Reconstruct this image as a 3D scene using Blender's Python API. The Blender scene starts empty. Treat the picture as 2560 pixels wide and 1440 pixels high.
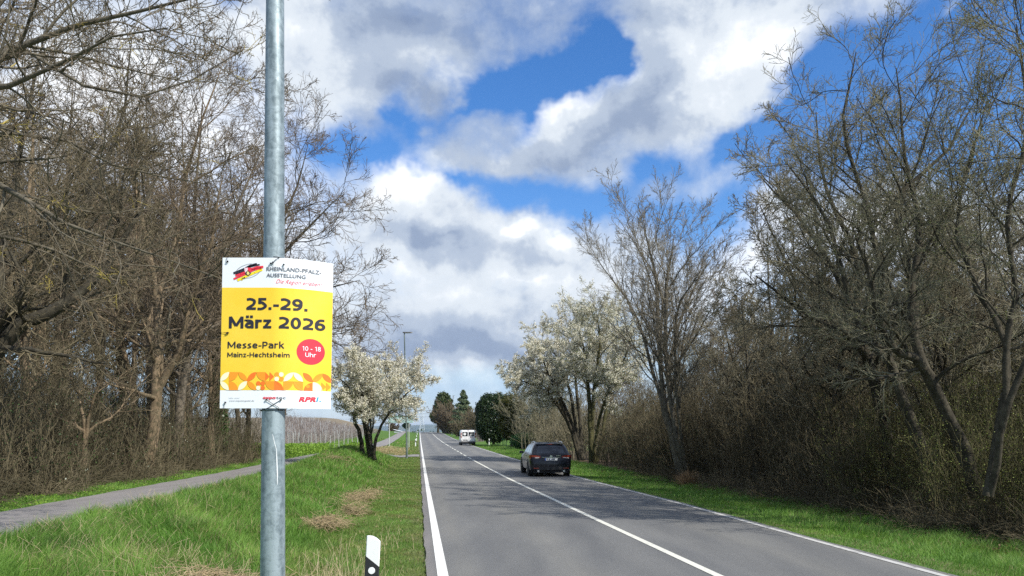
import bpy, math, random
import numpy as np
from math import sin, cos, pi, radians, sqrt, atan, atan2, exp
from mathutils import Vector, Matrix, Quaternion

# ------------------------------------------------------------------ camera, world, sun, exposure
SC = bpy.context.scene
COL = SC.collection
F, CX, HY, CZ = 1900.0, 1280.0, 1072.0, 1.7      # focal length in photo pixels, principal column, horizon row, eye height
cam = bpy.data.objects.new('camera', bpy.data.cameras.new('camera'))
COL.objects.link(cam); SC.camera = cam
cam.location = (0, 0, CZ); cam.rotation_euler = (radians(90), 0, 0)
cam.data.sensor_width = 36; cam.data.lens = 36*F/2560
cam.data.shift_y = (HY-720)/2560.0
cam.data.clip_start = 0.05; cam.data.clip_end = 40000
SC.view_settings.view_transform = 'Standard'; SC.view_settings.look = 'None'
SC.view_settings.gamma = 1; SC.view_settings.use_curve_mapping = False
SC.view_settings.exposure = 0.25
SC.render.engine = 'CYCLES'
SC.cycles.use_denoising = False
SC.cycles.max_bounces = 5; SC.cycles.diffuse_bounces = 2; SC.cycles.glossy_bounces = 3
SC.cycles.transmission_bounces = 4; SC.cycles.transparent_max_bounces = 8

SUN_EL = radians(42); SUN_AZ = atan2(0.80, -0.60)          # from +Y towards +X
sun_dir = Vector((sin(SUN_AZ)*cos(SUN_EL), cos(SUN_AZ)*cos(SUN_EL), sin(SUN_EL)))
sl = bpy.data.lights.new('sun', 'SUN'); sl.energy = 4.8; sl.angle = radians(0.5); sl.color = (1.0, 0.955, 0.88)
sun = bpy.data.objects.new('sun', sl); COL.objects.link(sun)
sun.rotation_euler = sun_dir.to_track_quat('Z', 'Y').to_euler(); sun.location = (30, -30, 40)

def lin(c): return tuple(((v/255.0)/12.92 if v/255.0 <= .04045 else ((v/255.0+.055)/1.055)**2.4) for v in c)

world = bpy.data.worlds.new('World'); SC.world = world; world.use_nodes = True
wt = world.node_tree; wt.nodes.clear()
def wn(t, **k):
    n = wt.nodes.new(t)
    for a, b in k.items(): setattr(n, a, b)
    return n
def setin(n, i, v):
    if isinstance(v, bpy.types.NodeSocket): wt.links.new(v, n.inputs[i])
    elif v is not None: n.inputs[i].default_value = v
def wm(op, a, b=None, c=None, clamp=False):
    n = wn('ShaderNodeMath', operation=op, use_clamp=clamp)
    setin(n, 0, a); setin(n, 1, b); setin(n, 2, c)
    return n.outputs[0]
def smooth(v, a, b):
    n = wn('ShaderNodeMapRange', interpolation_type='SMOOTHSTEP')
    setin(n, 0, v); setin(n, 1, a); setin(n, 2, b); setin(n, 3, 0.0); setin(n, 4, 1.0)
    return n.outputs[0]
tc = wn('ShaderNodeTexCoord'); sp = wn('ShaderNodeSeparateXYZ'); wt.links.new(tc.outputs['Generated'], sp.inputs[0])
az = wm('ARCTAN2', sp.outputs[0], sp.outputs[1])
hyp = wm('SQRT', wm('ADD', wm('MULTIPLY', sp.outputs[0], sp.outputs[0]), wm('MULTIPLY', sp.outputs[1], sp.outputs[1])))
el = wm('DIVIDE', sp.outputs[2], wm('MAXIMUM', hyp, 0.02))
cb = wn('ShaderNodeCombineXYZ'); setin(cb, 0, az); setin(cb, 1, el)
P0 = cb.outputs[0]
def noise(vec, scale, detail=5, rough=.55, dim='3D', w=0.0, dist=0.0):
    n = wn('ShaderNodeTexNoise'); n.noise_dimensions = '3D'
    off = wn('ShaderNodeVectorMath', operation='ADD'); setin(off, 0, vec); off.inputs[1].default_value = (w, w*.7, w*1.3)
    setin(n, 'Vector', off.outputs[0]); n.inputs['Scale'].default_value = scale
    n.inputs['Detail'].default_value = detail; n.inputs['Roughness'].default_value = rough
    n.inputs['Distortion'].default_value = dist
    return n
def vm(op, a, b):
    n = wn('ShaderNodeVectorMath', operation=op); setin(n, 0, a); setin(n, 1, b); return n.outputs[0]
# soft warp of the blob space so that no cloud edge is an ellipse
w1 = noise(P0, 5.0, 5, .6, w=3.1)
wv = vm('SUBTRACT', w1.outputs['Color'], (.5, .5, .5))
wv2 = vm('MULTIPLY', wv, (.22, .16, 0))
PW = vm('ADD', P0, wv2)
def px2ae(px, py):
    a = atan((px-CX)/F); return a, (HY-py)/F*cos(a)
def blobs(vec, base, lst):
    acc = None
    for (x, y, rx, ry, rot, w) in lst:
        a, e = px2ae(x, y)
        m = wn('ShaderNodeMapping', vector_type='TEXTURE'); setin(m, 0, vec)
        m.inputs['Location'].default_value = (a, e, 0); m.inputs['Rotation'].default_value = (0, 0, radians(rot))
        m.inputs['Scale'].default_value = (rx/F*1.5, ry/F*1.5, 1)
        g = wn('ShaderNodeTexGradient', gradient_type='QUADRATIC_SPHERE'); setin(g, 0, m.outputs[0])
        acc = wm('MULTIPLY_ADD', g.outputs['Fac'], w*1.25, acc if acc is not None else base)
    return acc
COVER = [  # blue openings (negative) and filled-in cloud (positive), photo pixels
 (1500, 120, 95, 110, 20, -2.6), (1420, 160, 150, 70, 20, -2.2), (1300, 200, 150, 60, 10, -2.0), (1190, 200, 90, 70, 0, -1.4),
 (1300, 270, 60, 60, 0, -1.2), (1120, 260, 110, 40, 25, -1.2), (1000, 330, 60, 80, 0, -1.5),
 (810, 390, 150, 60, 0, -1.6), (930, 410, 150, 50, 0, -1.2), (1120, 430, 140, 36, 0, -1.1), (1300, 465, 200, 55, 0, -1.9),
 (1490, 510, 130, 60, 0, -1.7), (1640, 420, 90, 55, 30, -1.6), (1830, 350, 120, 60, 35, -2.4), (1900, 430, 130, 60, 30, -1.2),
 (1740, 550, 190, 80, 0, -1.7), (2060, 200, 130, 130, 0, -2.2), (2250, 180, 190, 130, 0, -2.2), (2480, 130, 260, 190, 0, -2.4),
 (2350, 330, 330, 160, 0, -1.8), (1960, 290, 80, 80, 0, -1.2), (610, 25, 70, 60, 0, -1.8), (660, 200, 50, 110, 0, -.7),
 (2330, 60, 90, 40, 40, 1.3), (1750, 60, 330, 170, 15, 1.6), (1850, 180, 130, 130, 0, 1.3), (1650, 250, 200, 130, 20, 1.5), (900, 150, 330, 170, 0, 1.5), (1400, 320, 130, 60, 20, 1.6),
 (1040, 470, 110, 100, 0, 1.5), (1250, 380, 260, 50, 0, .8), (1200, 640, 400, 150, 0, 1.6), (1150, 850, 500, 110, 0, 1.8),
 (2300, 560, 350, 120, 0, .8), (300, 200, 500, 400, 0, .6), (1960, 520, 120, 80, 20, .7),
]
cover = blobs(PW, .36, COVER)
n1 = noise(P0, 9.0, 9, .62, w=1.7, dist=.25)
n2 = noise(P0, 26.0, 7, .6, w=8.0)
cover = wm('ADD', cover, wm('MULTIPLY', wm('SUBTRACT', n1.outputs['Fac'], .5), 2.3))
cover = wm('ADD', cover, wm('MULTIPLY', wm('SUBTRACT', n2.outputs['Fac'], .5), .3))
calpha = smooth(cover, -.75, 1.15)
SHADE = [
 (1100, 60, 330, 110, 0, -.34), (900, 130, 260, 110, 0, -.08), (1000, 230, 260, 60, 0, -.25), (780, 90, 120, 120, 0, .25), (1500, 330, 260, 90, 25, -.28), (1330, 380, 260, 60, 0, -.12),
 (1650, 230, 200, 130, 30, -.18), (1600, 30, 200, 60, 0, -.12), (1880, 110, 190, 160, 0, .35), (1760, 200, 100, 90, 0, .2), (1420, 235, 120, 40, 30, .55), (1290, 290, 50, 50, 60, .5), (1530, 180, 60, 30, 20, .4),
 (1000, 440, 110, 55, 0, .50), (960, 500, 90, 70, 0, .3), (900, 350, 260, 50, 0, -.15), (1200, 560, 260, 50, 0, .05), (1100, 600, 200, 50, 0, -.25),
 (1330, 560, 60, 32, 20, .6), (1410, 590, 60, 45, 0, .55), (1280, 570, 100, 30, 20, .2), (1370, 660, 90, 60, 0, -.18), (1300, 700, 260, 60, 0, .3), (1030, 700, 120, 60, 0, .15), (1060, 620, 120, 60, 0, -.1),
 (1200, 760, 240, 50, 0, .15), (1180, 870, 400, 60, 0, -.22), (1100, 905, 300, 40, 0, -.16), (1300, 900, 200, 40, 0, -.2), (1170, 965, 300, 30, 0, -.05), (700, 700, 300, 300, 0, .3),
 (1900, 650, 300, 200, 0, .5), (2200, 700, 500, 200, 0, .4), (300, 300, 500, 350, 0, .5),
]
shade = blobs(PW, .60, SHADE)
# relief: density seen a little towards the light minus density here
r1 = noise(P0, 11.0, 9, .6, w=5.0, dist=.15)
Pl = vm('ADD', P0, (.016, .026, 0))
r2 = noise(Pl, 11.0, 9, .6, w=5.0, dist=.15)
relief = wm('SUBTRACT', r1.outputs['Fac'], r2.outputs['Fac'])
shade = wm('ADD', shade, wm('MULTIPLY', relief, .75))
shade = wm('ADD', shade, wm('MULTIPLY', wm('SUBTRACT', n1.outputs['Fac'], .5), .35))
ramp = wn('ShaderNodeValToRGB'); setin(ramp, 0, shade)
er = ramp.color_ramp; er.interpolation = 'EASE'
cols = [(0.0, (120, 137, 167)), (.28, (144, 160, 186)), (.5, (174, 187, 206)), (.74, (214, 222, 231)), (1.0, (246, 249, 253))]
er.elements[0].position = 0; er.elements[0].color = (*lin(cols[0][1]), 1)
er.elements[1].position = 1; er.elements[1].color = (*lin(cols[-1][1]), 1)
for p_, c_ in cols[1:-1]:
    e_ = er.elements.new(p_); e_.color = (*lin(c_), 1)
sky = wn('ShaderNodeTexSky', sky_type='NISHITA'); sky.sun_disc = False
sky.sun_elevation = SUN_EL; sky.sun_rotation = SUN_AZ; sky.air_density = 1.0; sky.dust_density = .1; sky.ozone_density = 3.5
hs = wn('ShaderNodeHueSaturation'); hs.inputs['Saturation'].default_value = 1.27; hs.inputs['Value'].default_value = 1.55
hs.inputs['Hue'].default_value = .508
wt.links.new(sky.outputs[0], hs.inputs['Color'])
# the lowest band: pale blue-grey air under the flat cloud base
low = wm('SUBTRACT', 1.0, smooth(el, .052, .088))
alo = wm('MULTIPLY', calpha, wm('SUBTRACT', 1.0, wm('MULTIPLY', low, .45)))
cl10 = wn('ShaderNodeMix', data_type='RGBA'); cl10.blend_type = 'MULTIPLY'; cl10.inputs[0].default_value = 1
wt.links.new(ramp.outputs[0], cl10.inputs[6]); cl10.inputs[7].default_value = (10, 10, 10, 1); cl10.clamp_result = False
mxl = wn('ShaderNodeMix', data_type='RGBA'); setin(mxl, 0, wm('MULTIPLY', low, .62))
wt.links.new(hs.outputs[0], mxl.inputs[6]); mxl.inputs[7].default_value = (*[v*10 for v in lin((128, 160, 212))], 1)
mx = wn('ShaderNodeMix', data_type='RGBA'); setin(mx, 0, alo)
wt.links.new(mxl.outputs[2], mx.inputs[6]); wt.links.new(cl10.outputs[2], mx.inputs[7])
bg = wn('ShaderNodeBackground'); wt.links.new(mx.outputs[2], bg.inputs[0]); bg.inputs[1].default_value = 0.1
wo = wn('ShaderNodeOutputWorld'); wt.links.new(bg.outputs[0], wo.inputs[0])
world.cycles.sampling_method = 'MANUAL'; world.cycles.sample_map_resolution = 512

# ------------------------------------------------------------------ helpers
rng0 = np.random.default_rng(7)
def tag(o, label=None, cat=None, group=None, kind=None):
    if label: o['label'] = label
    if cat: o['category'] = cat
    if group: o['group'] = group
    if kind: o['kind'] = kind
    return o
def empty(name, loc, label, cat, group=None, rz_=0.0):
    o = bpy.data.objects.new(name, None); COL.objects.link(o)
    o.empty_display_size = .3; o.location = loc; o.rotation_euler = (0, 0, rz_)
    return tag(o, label, cat, group)
def link(name, me, mats, parent=None):
    for m in (mats if isinstance(mats, (list, tuple)) else [mats]): me.materials.append(m)
    o = bpy.data.objects.new(name, me); COL.objects.link(o)
    if parent is not None: o.parent = parent
    return o
def mesh_np(name, V, faces, smooth_=False, tint=None, mat_idx=None):
    """faces: list of int arrays (n,3) or (n,4)"""
    me = bpy.data.meshes.new(name)
    V = np.asarray(V, dtype=np.float32).reshape(-1, 3)
    faces = [np.asarray(f, dtype=np.int32) for f in faces if len(f)]
    me.vertices.add(len(V)); me.vertices.foreach_set('co', V.ravel())
    tot = np.concatenate([np.full(len(f), f.shape[1], dtype=np.int32) for f in faces])
    lv = np.concatenate([f.ravel() for f in faces])
    me.loops.add(len(lv)); me.loops.foreach_set('vertex_index', lv)
    st = np.zeros(len(tot), dtype=np.int32); st[1:] = np.cumsum(tot)[:-1]
    me.polygons.add(len(tot)); me.polygons.foreach_set('loop_start', st)
    try: me.polygons.foreach_set('loop_total', tot)
    except Exception: pass
    if mat_idx is not None: me.polygons.foreach_set('material_index', np.asarray(mat_idx, dtype=np.int32))
    if smooth_: me.polygons.foreach_set('use_smooth', np.ones(len(tot), dtype=bool))
    if tint is not None:
        a = me.color_attributes.new('tint', 'FLOAT_COLOR', 'POINT')
        t = np.ones((len(V), 4), dtype=np.float32); t[:, :3] = tint
        a.data.foreach_set('color', t.ravel())
    me.update(calc_edges=True)
    return me

def X_(px, D): return (px-CX)/F*D
def Z_(py, D): return CZ-(py-HY)/F*D
def W_(px, py, D): return (X_(px, D), D, Z_(py, D))

class MB:
    """collects polygons of one part"""
    def __init__(s): s.v = []; s.f = []; s.mi = []
    def add(s, vs, fs, mi=0):
        o = len(s.v); s.v += [tuple(v) for v in vs]; s.f += [tuple(i+o for i in f) for f in fs]; s.mi += [mi]*len(fs)
    def box(s, x0, x1, y0, y1, z0, z1, mi=0, M=None):
        vs = [(x, y, z) for x in (x0, x1) for y in (y0, y1) for z in (z0, z1)]
        if M is not None: vs = [tuple(M @ Vector(v)) for v in vs]
        s.add(vs, [(0, 1, 3, 2), (4, 6, 7, 5), (0, 4, 5, 1), (2, 3, 7, 6), (0, 2, 6, 4), (1, 5, 7, 3)], mi)
    def ring(s, pts, radii, n=12, mi=0, cap=True, up=None):
        """tube through pts"""
        pts = [Vector(p) for p in pts]; rings = []
        for i, p in enumerate(pts):
            t = (pts[min(i+1, len(pts)-1)]-pts[max(i-1, 0)]).normalized()
            a = Vector((0, 0, 1)) if abs(t.z) < .9 else Vector((1, 0, 0))
            u = t.cross(a).normalized(); w = t.cross(u)
            rings.append([p+(u*cos(2*pi*k/n)+w*sin(2*pi*k/n))*radii[i] for k in range(n)])
        vs = [v for r in rings for v in r]; fs = []
        for i in range(len(pts)-1):
            for k in range(n): fs.append((i*n+k, i*n+(k+1) % n, (i+1)*n+(k+1) % n, (i+1)*n+k))
        if cap: fs += [tuple(range(n))[::-1], tuple(range((len(pts)-1)*n, len(pts)*n))]
        s.add(vs, fs, mi)
    def loft(s, secs, mi=0, cap=True, closed=True):
        n = len(secs[0]); vs = [v for r in secs for v in r]; fs = []
        for i in range(len(secs)-1):
            for k in range(n if closed else n-1): fs.append((i*n+k, i*n+(k+1) % n, (i+1)*n+(k+1) % n, (i+1)*n+k))
        if cap: fs += [tuple(range(n))[::-1], tuple(range((len(secs)-1)*n, len(secs)*n))]
        s.add(vs, fs, mi)
    def prism(s, poly, depth, M, mi=0):
        """poly (x,z) extruded along y by depth"""
        n = len(poly); a = [Vector((x, 0, z)) for x, z in poly]; b = [Vector((x, depth, z)) for x, z in poly]
        vs = [M @ v for v in a+b]
        s.add(vs, [tuple(range(n)), tuple(range(2*n-1, n-1, -1))]+[(k, n+k, n+(k+1) % n, (k+1) % n) for k in range(n)], mi)
    def build(s, name, mats, parent=None, smooth_=False, bevel=0.0, auto=None):
        me = bpy.data.meshes.new(name); me.from_pydata(s.v, [], s.f)
        me.polygons.foreach_set('material_index', s.mi)
        me.validate(); me.update()
        o = link(name, me, mats, parent)
        import bmesh
        bm = bmesh.new(); bm.from_mesh(me); bmesh.ops.recalc_face_normals(bm, faces=bm.faces); bm.to_mesh(me); bm.free()
        if smooth_:
            me.polygons.foreach_set('use_smooth', [True]*len(me.polygons))
            if auto: me.set_sharp_from_angle(angle=radians(auto))
        if bevel:
            b = o.modifiers.new('bevel', 'BEVEL'); b.width = bevel; b.segments = 2; b.limit_method = 'ANGLE'; b.angle_limit = radians(40)
        return o

# ---- materials
def mat(name, color, rough=.6, metal=0.0, spec=.5, noise_=None, bump=None, coat=0.0, emit=None):
    """noise_: (scale, color2, lo, hi) ; bump: (scale, strength, distance)"""
    m = bpy.data.materials.new(name); m.use_nodes = True; t = m.node_tree; b = t.nodes['Principled BSDF']
    b.inputs['Base Color'].default_value = (*color, 1); b.inputs['Roughness'].default_value = rough
    b.inputs['Metallic'].default_value = metal; b.inputs['Specular IOR Level'].default_value = spec
    b.inputs['Coat Weight'].default_value = coat
    tcn = t.nodes.new('ShaderNodeTexCoord')
    if noise_:
        n = t.nodes.new('ShaderNodeTexNoise'); n.inputs['Scale'].default_value = noise_[0]; n.inputs['Detail'].default_value = 6
        n.inputs['Roughness'].default_value = .65
        t.links.new(tcn.outputs['Object'], n.inputs['Vector'])
        r = t.nodes.new('ShaderNodeMapRange'); r.inputs[1].default_value = noise_[2]; r.inputs[2].default_value = noise_[3]
        t.links.new(n.outputs[0], r.inputs[0])
        x = t.nodes.new('ShaderNodeMix'); x.data_type = 'RGBA'; x.inputs[6].default_value = (*color, 1); x.inputs[7].default_value = (*noise_[1], 1)
        t.links.new(r.outputs[0], x.inputs[0]); t.links.new(x.outputs[2], b.inputs['Base Color'])
    if bump:
        n = t.nodes.new('ShaderNodeTexNoise'); n.inputs['Scale'].default_value = bump[0]; n.inputs['Detail'].default_value = 5
        t.links.new(tcn.outputs['Object'], n.inputs['Vector'])
        bb = t.nodes.new('ShaderNodeBump'); bb.inputs['Strength'].default_value = bump[1]; bb.inputs['Distance'].default_value = bump[2]
        t.links.new(n.outputs[0], bb.inputs['Height']); t.links.new(bb.outputs[0], b.inputs['Normal'])
    if emit: b.inputs['Emission Color'].default_value = (*emit[0], 1); b.inputs['Emission Strength'].default_value = emit[1]
    return m
def leafy(name, color, color2, transl=.35, scale=2.0, tinted=False, rough=.6):
    """thin vegetation: diffuse + translucent, colour drifting between two tones (or from the tint attribute)"""
    m = bpy.data.materials.new(name); m.use_nodes = True; t = m.node_tree; t.nodes.clear()
    out = t.nodes.new('ShaderNodeOutputMaterial'); mix = t.nodes.new('ShaderNodeMixShader'); mix.inputs[0].default_value = transl
    d = t.nodes.new('ShaderNodeBsdfPrincipled'); d.inputs['Roughness'].default_value = rough; d.inputs['Specular IOR Level'].default_value = .3
    tr = t.nodes.new('ShaderNodeBsdfTranslucent')
    if tinted:
        a = t.nodes.new('ShaderNodeAttribute'); a.attribute_name = 'tint'; c = a.outputs['Color']
    else:
        tcn = t.nodes.new('ShaderNodeTexCoord'); n = t.nodes.new('ShaderNodeTexNoise'); n.inputs['Scale'].default_value = scale
        n.inputs['Detail'].default_value = 4; t.links.new(tcn.outputs['Object'], n.inputs['Vector'])
        r = t.nodes.new('ShaderNodeMapRange'); r.inputs[1].default_value = .35; r.inputs[2].default_value = .65
        t.links.new(n.outputs[0], r.inputs[0])
        x = t.nodes.new('ShaderNodeMix'); x.data_type = 'RGBA'; x.inputs[6].default_value = (*color, 1); x.inputs[7].default_value = (*color2, 1)
        t.links.new(r.outputs[0], x.inputs[0]); c = x.outputs[2]
    t.links.new(c, d.inputs['Base Color']); t.links.new(c, tr.inputs['Color'])
    t.links.new(d.outputs[0], mix.inputs[1]); t.links.new(tr.outputs[0], mix.inputs[2]); t.links.new(mix.outputs[0], out.inputs[0])
    return m

# ------------------------------------------------------------------ terrain, road, paths
RK = np.array([(-200, 1.0), (-60, .55), (-30, .30), (0, 0), (18, -.2), (35, -.36), (60, -.43), (96, -.42), (139, -.25), (190, .2), (225, .52), (245, .6), (265, .55), (300, .1), (400, -2.5), (600, -7), (1200, -14), (3000, -24), (9000, -60)])
def pchip(x, K):
    xs, ys = K[:, 0], K[:, 1]; h = np.diff(xs); d = np.diff(ys)/h; m = np.zeros(len(xs))
    m[0], m[-1] = d[0], d[-1]
    for i in range(1, len(xs)-1):
        m[i] = 0 if d[i-1]*d[i] <= 0 else 2*d[i-1]*d[i]/(d[i-1]+d[i])
    x = np.asarray(x, float); i = np.clip(np.searchsorted(xs, x)-1, 0, len(h)-1); t = (x-xs[i])/h[i]
    return ((2*t**3-3*t**2+1)*ys[i]+(t**3-2*t**2+t)*h[i]*m[i]+(-2*t**3+3*t**2)*ys[i+1]+(t**3-t**2)*h[i]*m[i+1])
def rz(Y): return pchip(Y, RK)
def XL(Y): return 0.28-.1225*np.asarray(Y, float)         # left edge line of the road
RW = 6.4                                                  # edge line to edge line
def dR(Y): return -.26*(1-sst(Y, 8, 20))                # the right edge bends in a little near the camera
def sst(x, a, b):
    t = np.clip((np.asarray(x, float)-a)/(b-a), 0, 1); return t*t*(3-2*t)
def PL(Y): return -8.1+sst(Y, 45, 95)*2.3                 # cycle path, far and near edge, offset from the line
def PR(Y): return -6.05+sst(Y, 45, 95)*2.0
def snoise(x, y, f, seed=0):
    x = np.asarray(x, float); y = np.asarray(y, float)
    return (np.sin(x*f*1.3+seed)*np.cos(y*f*1.1+seed*2.3)+.6*np.sin(x*f*2.7+y*f*1.9+seed*1.7)+.4*np.sin(x*f*5.3-y*f*4.1+seed))/2.0
def gz(s, Y):
    """ground height at lateral offset s and distance Y"""
    s = np.asarray(s, float); Y = np.asarray(Y, float); r = rz(Y)
    z = r-.03+0*s
    # left verge: flat strip, shallow dip, rise to path level
    dip = -.10*np.exp(-((s+2.1)/.9)**2)*sst(-s, .3, 1.2)
    rise = .30*sst(-s, 2.4, 5.6)
    hump = .80*np.exp(-((Y-43)/12.5)**2)*np.exp(-((s+4.0)/1.7)**2)*sst(-s, 1.2, 2.4)*(1-sst(-s, 5.4, 6.1))
    z = z+np.where(s < -.3, dip+rise+hump, 0)
    inp = (s > PL(Y)-.35) & (s < PR(Y)+.35)
    rough = (.05*snoise(s, Y, 1.9, 1)+.03*snoise(s, Y, 5.1, 2))*sst(-s, .6, 2.5)*sst(5.9+s, 0, .5)*(Y < 80)
    z = z+np.where((s < -.3) & ~inp, rough, 0)
    # left beyond the path: wood floor, then the vineyard slope
    field = pchip(Y, np.array([(-200, 0.), (52, 0), (66, .15), (100, 1.1), (180, 2.9), (290, 4.9), (420, 4.7), (600, 0), (1500, -4), (9000, -20)]))
    z = z+np.where(s < -8.3, field*sst(-s, 9.5, 34)+.08*snoise(s, Y, .8, 5)*sst(-s, 8.3, 10), 0)
    # right verge
    q = s-RW
    z = z+np.where(q > .3, -.12*sst(q, .5, 2.0)+.10*sst(q, 2.2, 4.5)+.03*snoise(s, Y, 2.3, 3)*sst(q, .5, 1.2)+.25*sst(q, 6, 25), 0)
    far = sst(Y, 1200, 5000)
    return z+far*8*snoise(s/400, Y/700, 1.0, 4)
def G(px, D):                      # ground point under photo column px at distance D
    x = X_(px, D); return (x, D, float(gz(x-XL(D), D)))

Ys = np.unique(np.concatenate([np.linspace(-60, 0, 25), np.linspace(0, 60, 151), np.linspace(60, 120, 61), np.linspace(120, 320, 81), np.geomspace(320, 9000, 40)]))
Sl = np.concatenate([-np.geomspace(34, 6000, 22)[::-1], np.linspace(-32, -10, 23), np.linspace(-9.6, -6.2, 10), np.linspace(-6, -.6, 19), [-.35, -.2, 0, 1.6, 3.3, 5, 6.5, 6.7, 6.85]])
Sr = np.concatenate([np.linspace(7.1, 12, 20), np.linspace(13, 32, 16), np.geomspace(36, 6000, 20)])
Sg = np.concatenate([Sl, Sr])
def grid(S, Y, zoff, sfun=None):
    SS, YY = np.meshgrid(S, Y)
    if sfun is not None: SS = sfun(SS, YY)
    X = XL(YY)+SS; Z = gz(SS, YY)+zoff if not callable(zoff) else zoff(SS, YY)
    V = np.stack([X, YY, Z], -1).reshape(-1, 3); nS, nY = len(S), len(Y)
    i = np.arange(nY-1)[:, None]*nS+np.arange(nS-1)[None]
    Fq = np.stack([i, i+1, i+1+nS, i+nS], -1).reshape(-1, 4)
    return V, Fq, SS.ravel(), YY.ravel()
V, Fq, SS, YY = grid(Sg, Ys, 0.0)
# soil/grass/litter mixture of the ground sheet (the land's own colours)
grass_c = np.array((.085, .16, .028)); litter = np.array((.115, .085, .055)); earth = np.array((.20, .15, .10)); fieldg = np.array((.11, .14, .045)); vine = np.array((.20, .165, .115)); dry = np.array((.34, .25, .15))
C = np.tile(grass_c, (len(V), 1))
def blend(C, c, w): return C*(1-w[:, None])+c*w[:, None]
C = blend(C, litter, sst(-SS, 9.2, 10.2)*(YY < 62)*1.0)
C = blend(C, litter, sst(SS, 8.8, 10.0)*(YY < 75)*1.0)
C = blend(C, vine, sst(-SS, 12, 15)*(YY > 66)*(YY < 270))
C = blend(C, dry*.8, sst(-SS, 12, 15)*sst(YY, 262, 275)*(YY < 520))
C = blend(C, fieldg, sst(YY, 420, 600))
C = blend(C, dry, np.exp(-((YY-74)/9)**2)*sst(-SS, 1.2, 2.2)*(SS > PR(YY))*.85)
C = blend(C, earth, .55*np.exp(-((SS-RW-.45)/.3)**2)*(YY < 140)+.5*np.exp(-((SS+.28)/.14)**2)*(YY < 140))
M_ground = bpy.data.materials.new('ground'); M_ground.use_nodes = True
def tint_mat(m, rough=.95, n1s=1.3, n2s=14., amt=.45, bump_=.03):
    t = m.node_tree; b = t.nodes['Principled BSDF']; b.inputs['Roughness'].default_value = rough; b.inputs['Specular IOR Level'].default_value = .15
    a = t.nodes.new('ShaderNodeAttribute'); a.attribute_name = 'tint'
    tcn = t.nodes.new('ShaderNodeTexCoord')
    vals = []
    for s_ in (n1s, n2s):
        n = t.nodes.new('ShaderNodeTexNoise'); n.inputs['Scale'].default_value = s_; n.inputs['Detail'].default_value = 8; n.inputs['Roughness'].default_value = .7
        t.links.new(tcn.outputs['Object'], n.inputs['Vector']); vals.append(n)
    ad = t.nodes.new('ShaderNodeMath'); ad.operation = 'ADD'; t.links.new(vals[0].outputs[0], ad.inputs[0]); t.links.new(vals[1].outputs[0], ad.inputs[1])
    r = t.nodes.new('ShaderNodeMapRange'); r.inputs[1].default_value = .65; r.inputs[2].default_value = 1.35; r.inputs[3].default_value = 1-amt; r.inputs[4].default_value = 1+amt
    t.links.new(ad.outputs[0], r.inputs[0])
    v = t.nodes.new('ShaderNodeVectorMath'); v.operation = 'SCALE'; t.links.new(a.outputs['Color'], v.inputs[0]); t.links.new(r.outputs[0], v.inputs['Scale'])
    t.links.new(v.outputs[0], b.inputs['Base Color'])
    bb = t.nodes.new('ShaderNodeBump'); bb.inputs['Strength'].default_value = .8; bb.inputs['Distance'].default_value = bump_
    t.links.new(vals[1].outputs[0], bb.inputs['Height']); t.links.new(bb.outputs[0], b.inputs['Normal'])
tint_mat(M_ground)
ground = link('ground', mesh_np('ground', V, [Fq], True, C), M_ground); tag(ground, kind='structure')

# asphalt of the road: two tones, wheel tracks, crack seam, fine grain
def asphalt(name, base, base2, tracks=True):
    m = bpy.data.materials.new(name); m.use_nodes = True; t = m.node_tree; b = t.nodes['Principled BSDF']
    b.inputs['Roughness'].default_value = .82; b.inputs['Specular IOR Level'].default_value = .35
    def N(k): return t.nodes.new(k)
    tcn = N('ShaderNodeTexCoord'); at = N('ShaderNodeAttribute'); at.attribute_name = 'tint'
    mp = N('ShaderNodeMapping'); mp.inputs['Rotation'].default_value = (0, 0, radians(-7)); mp.inputs['Scale'].default_value = (1.0, .16, 1)
    t.links.new(tcn.outputs['Object'], mp.inputs[0])
    n1_ = N('ShaderNodeTexNoise'); n1_.inputs['Scale'].default_value = 1.6; n1_.inputs['Detail'].default_value = 7; t.links.new(mp.outputs[0], n1_.inputs[0])
    n2_ = N('ShaderNodeTexNoise'); n2_.inputs['Scale'].default_value = 90; n2_.inputs['Detail'].default_value = 3; n2_.inputs['Roughness'].default_value = .8; t.links.new(tcn.outputs['Object'], n2_.inputs[0])
    n3_ = N('ShaderNodeTexVoronoi'); n3_.inputs['Scale'].default_value = 260; t.links.new(tcn.outputs['Object'], n3_.inputs[0])
    r = N('ShaderNodeMapRange'); r.inputs[1].default_value = .33; r.inputs[2].default_value = .68; t.links.new(n1_.outputs[0], r.inputs[0])
    x = N('ShaderNodeMix'); x.data_type = 'RGBA'; x.inputs[6].default_value = (*base, 1); x.inputs[7].default_value = (*base2, 1); t.links.new(r.outputs[0], x.inputs[0])
    g = N('ShaderNodeMapRange'); g.inputs[1].default_value = .3; g.inputs[2].default_value = .7; g.inputs[3].default_value = .62; g.inputs[4].default_value = 1.42; t.links.new(n2_.outputs[0], g.inputs[0])
    v = N('ShaderNodeVectorMath'); v.operation = 'SCALE'; t.links.new(x.outputs[2], v.inputs[0]); t.links.new(g.outputs[0], v.inputs['Scale'])
    v2 = N('ShaderNodeVectorMath'); v2.operation = 'MULTIPLY'; t.links.new(v.outputs[0], v2.inputs[0])
    if tracks: t.links.new(at.outputs['Color'], v2.inputs[1])
    else: v2.inputs[1].default_value = (1, 1, 1)
    t.links.new(v2.outputs[0], b.inputs['Base Color'])
    bb = N('ShaderNodeBump'); bb.inputs['Strength'].default_value = .5; bb.inputs['Distance'].default_value = .006
    t.links.new(n3_.outputs['Distance'], bb.inputs['Height']); t.links.new(bb.outputs[0], b.inputs['Normal'])
    return m
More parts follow.
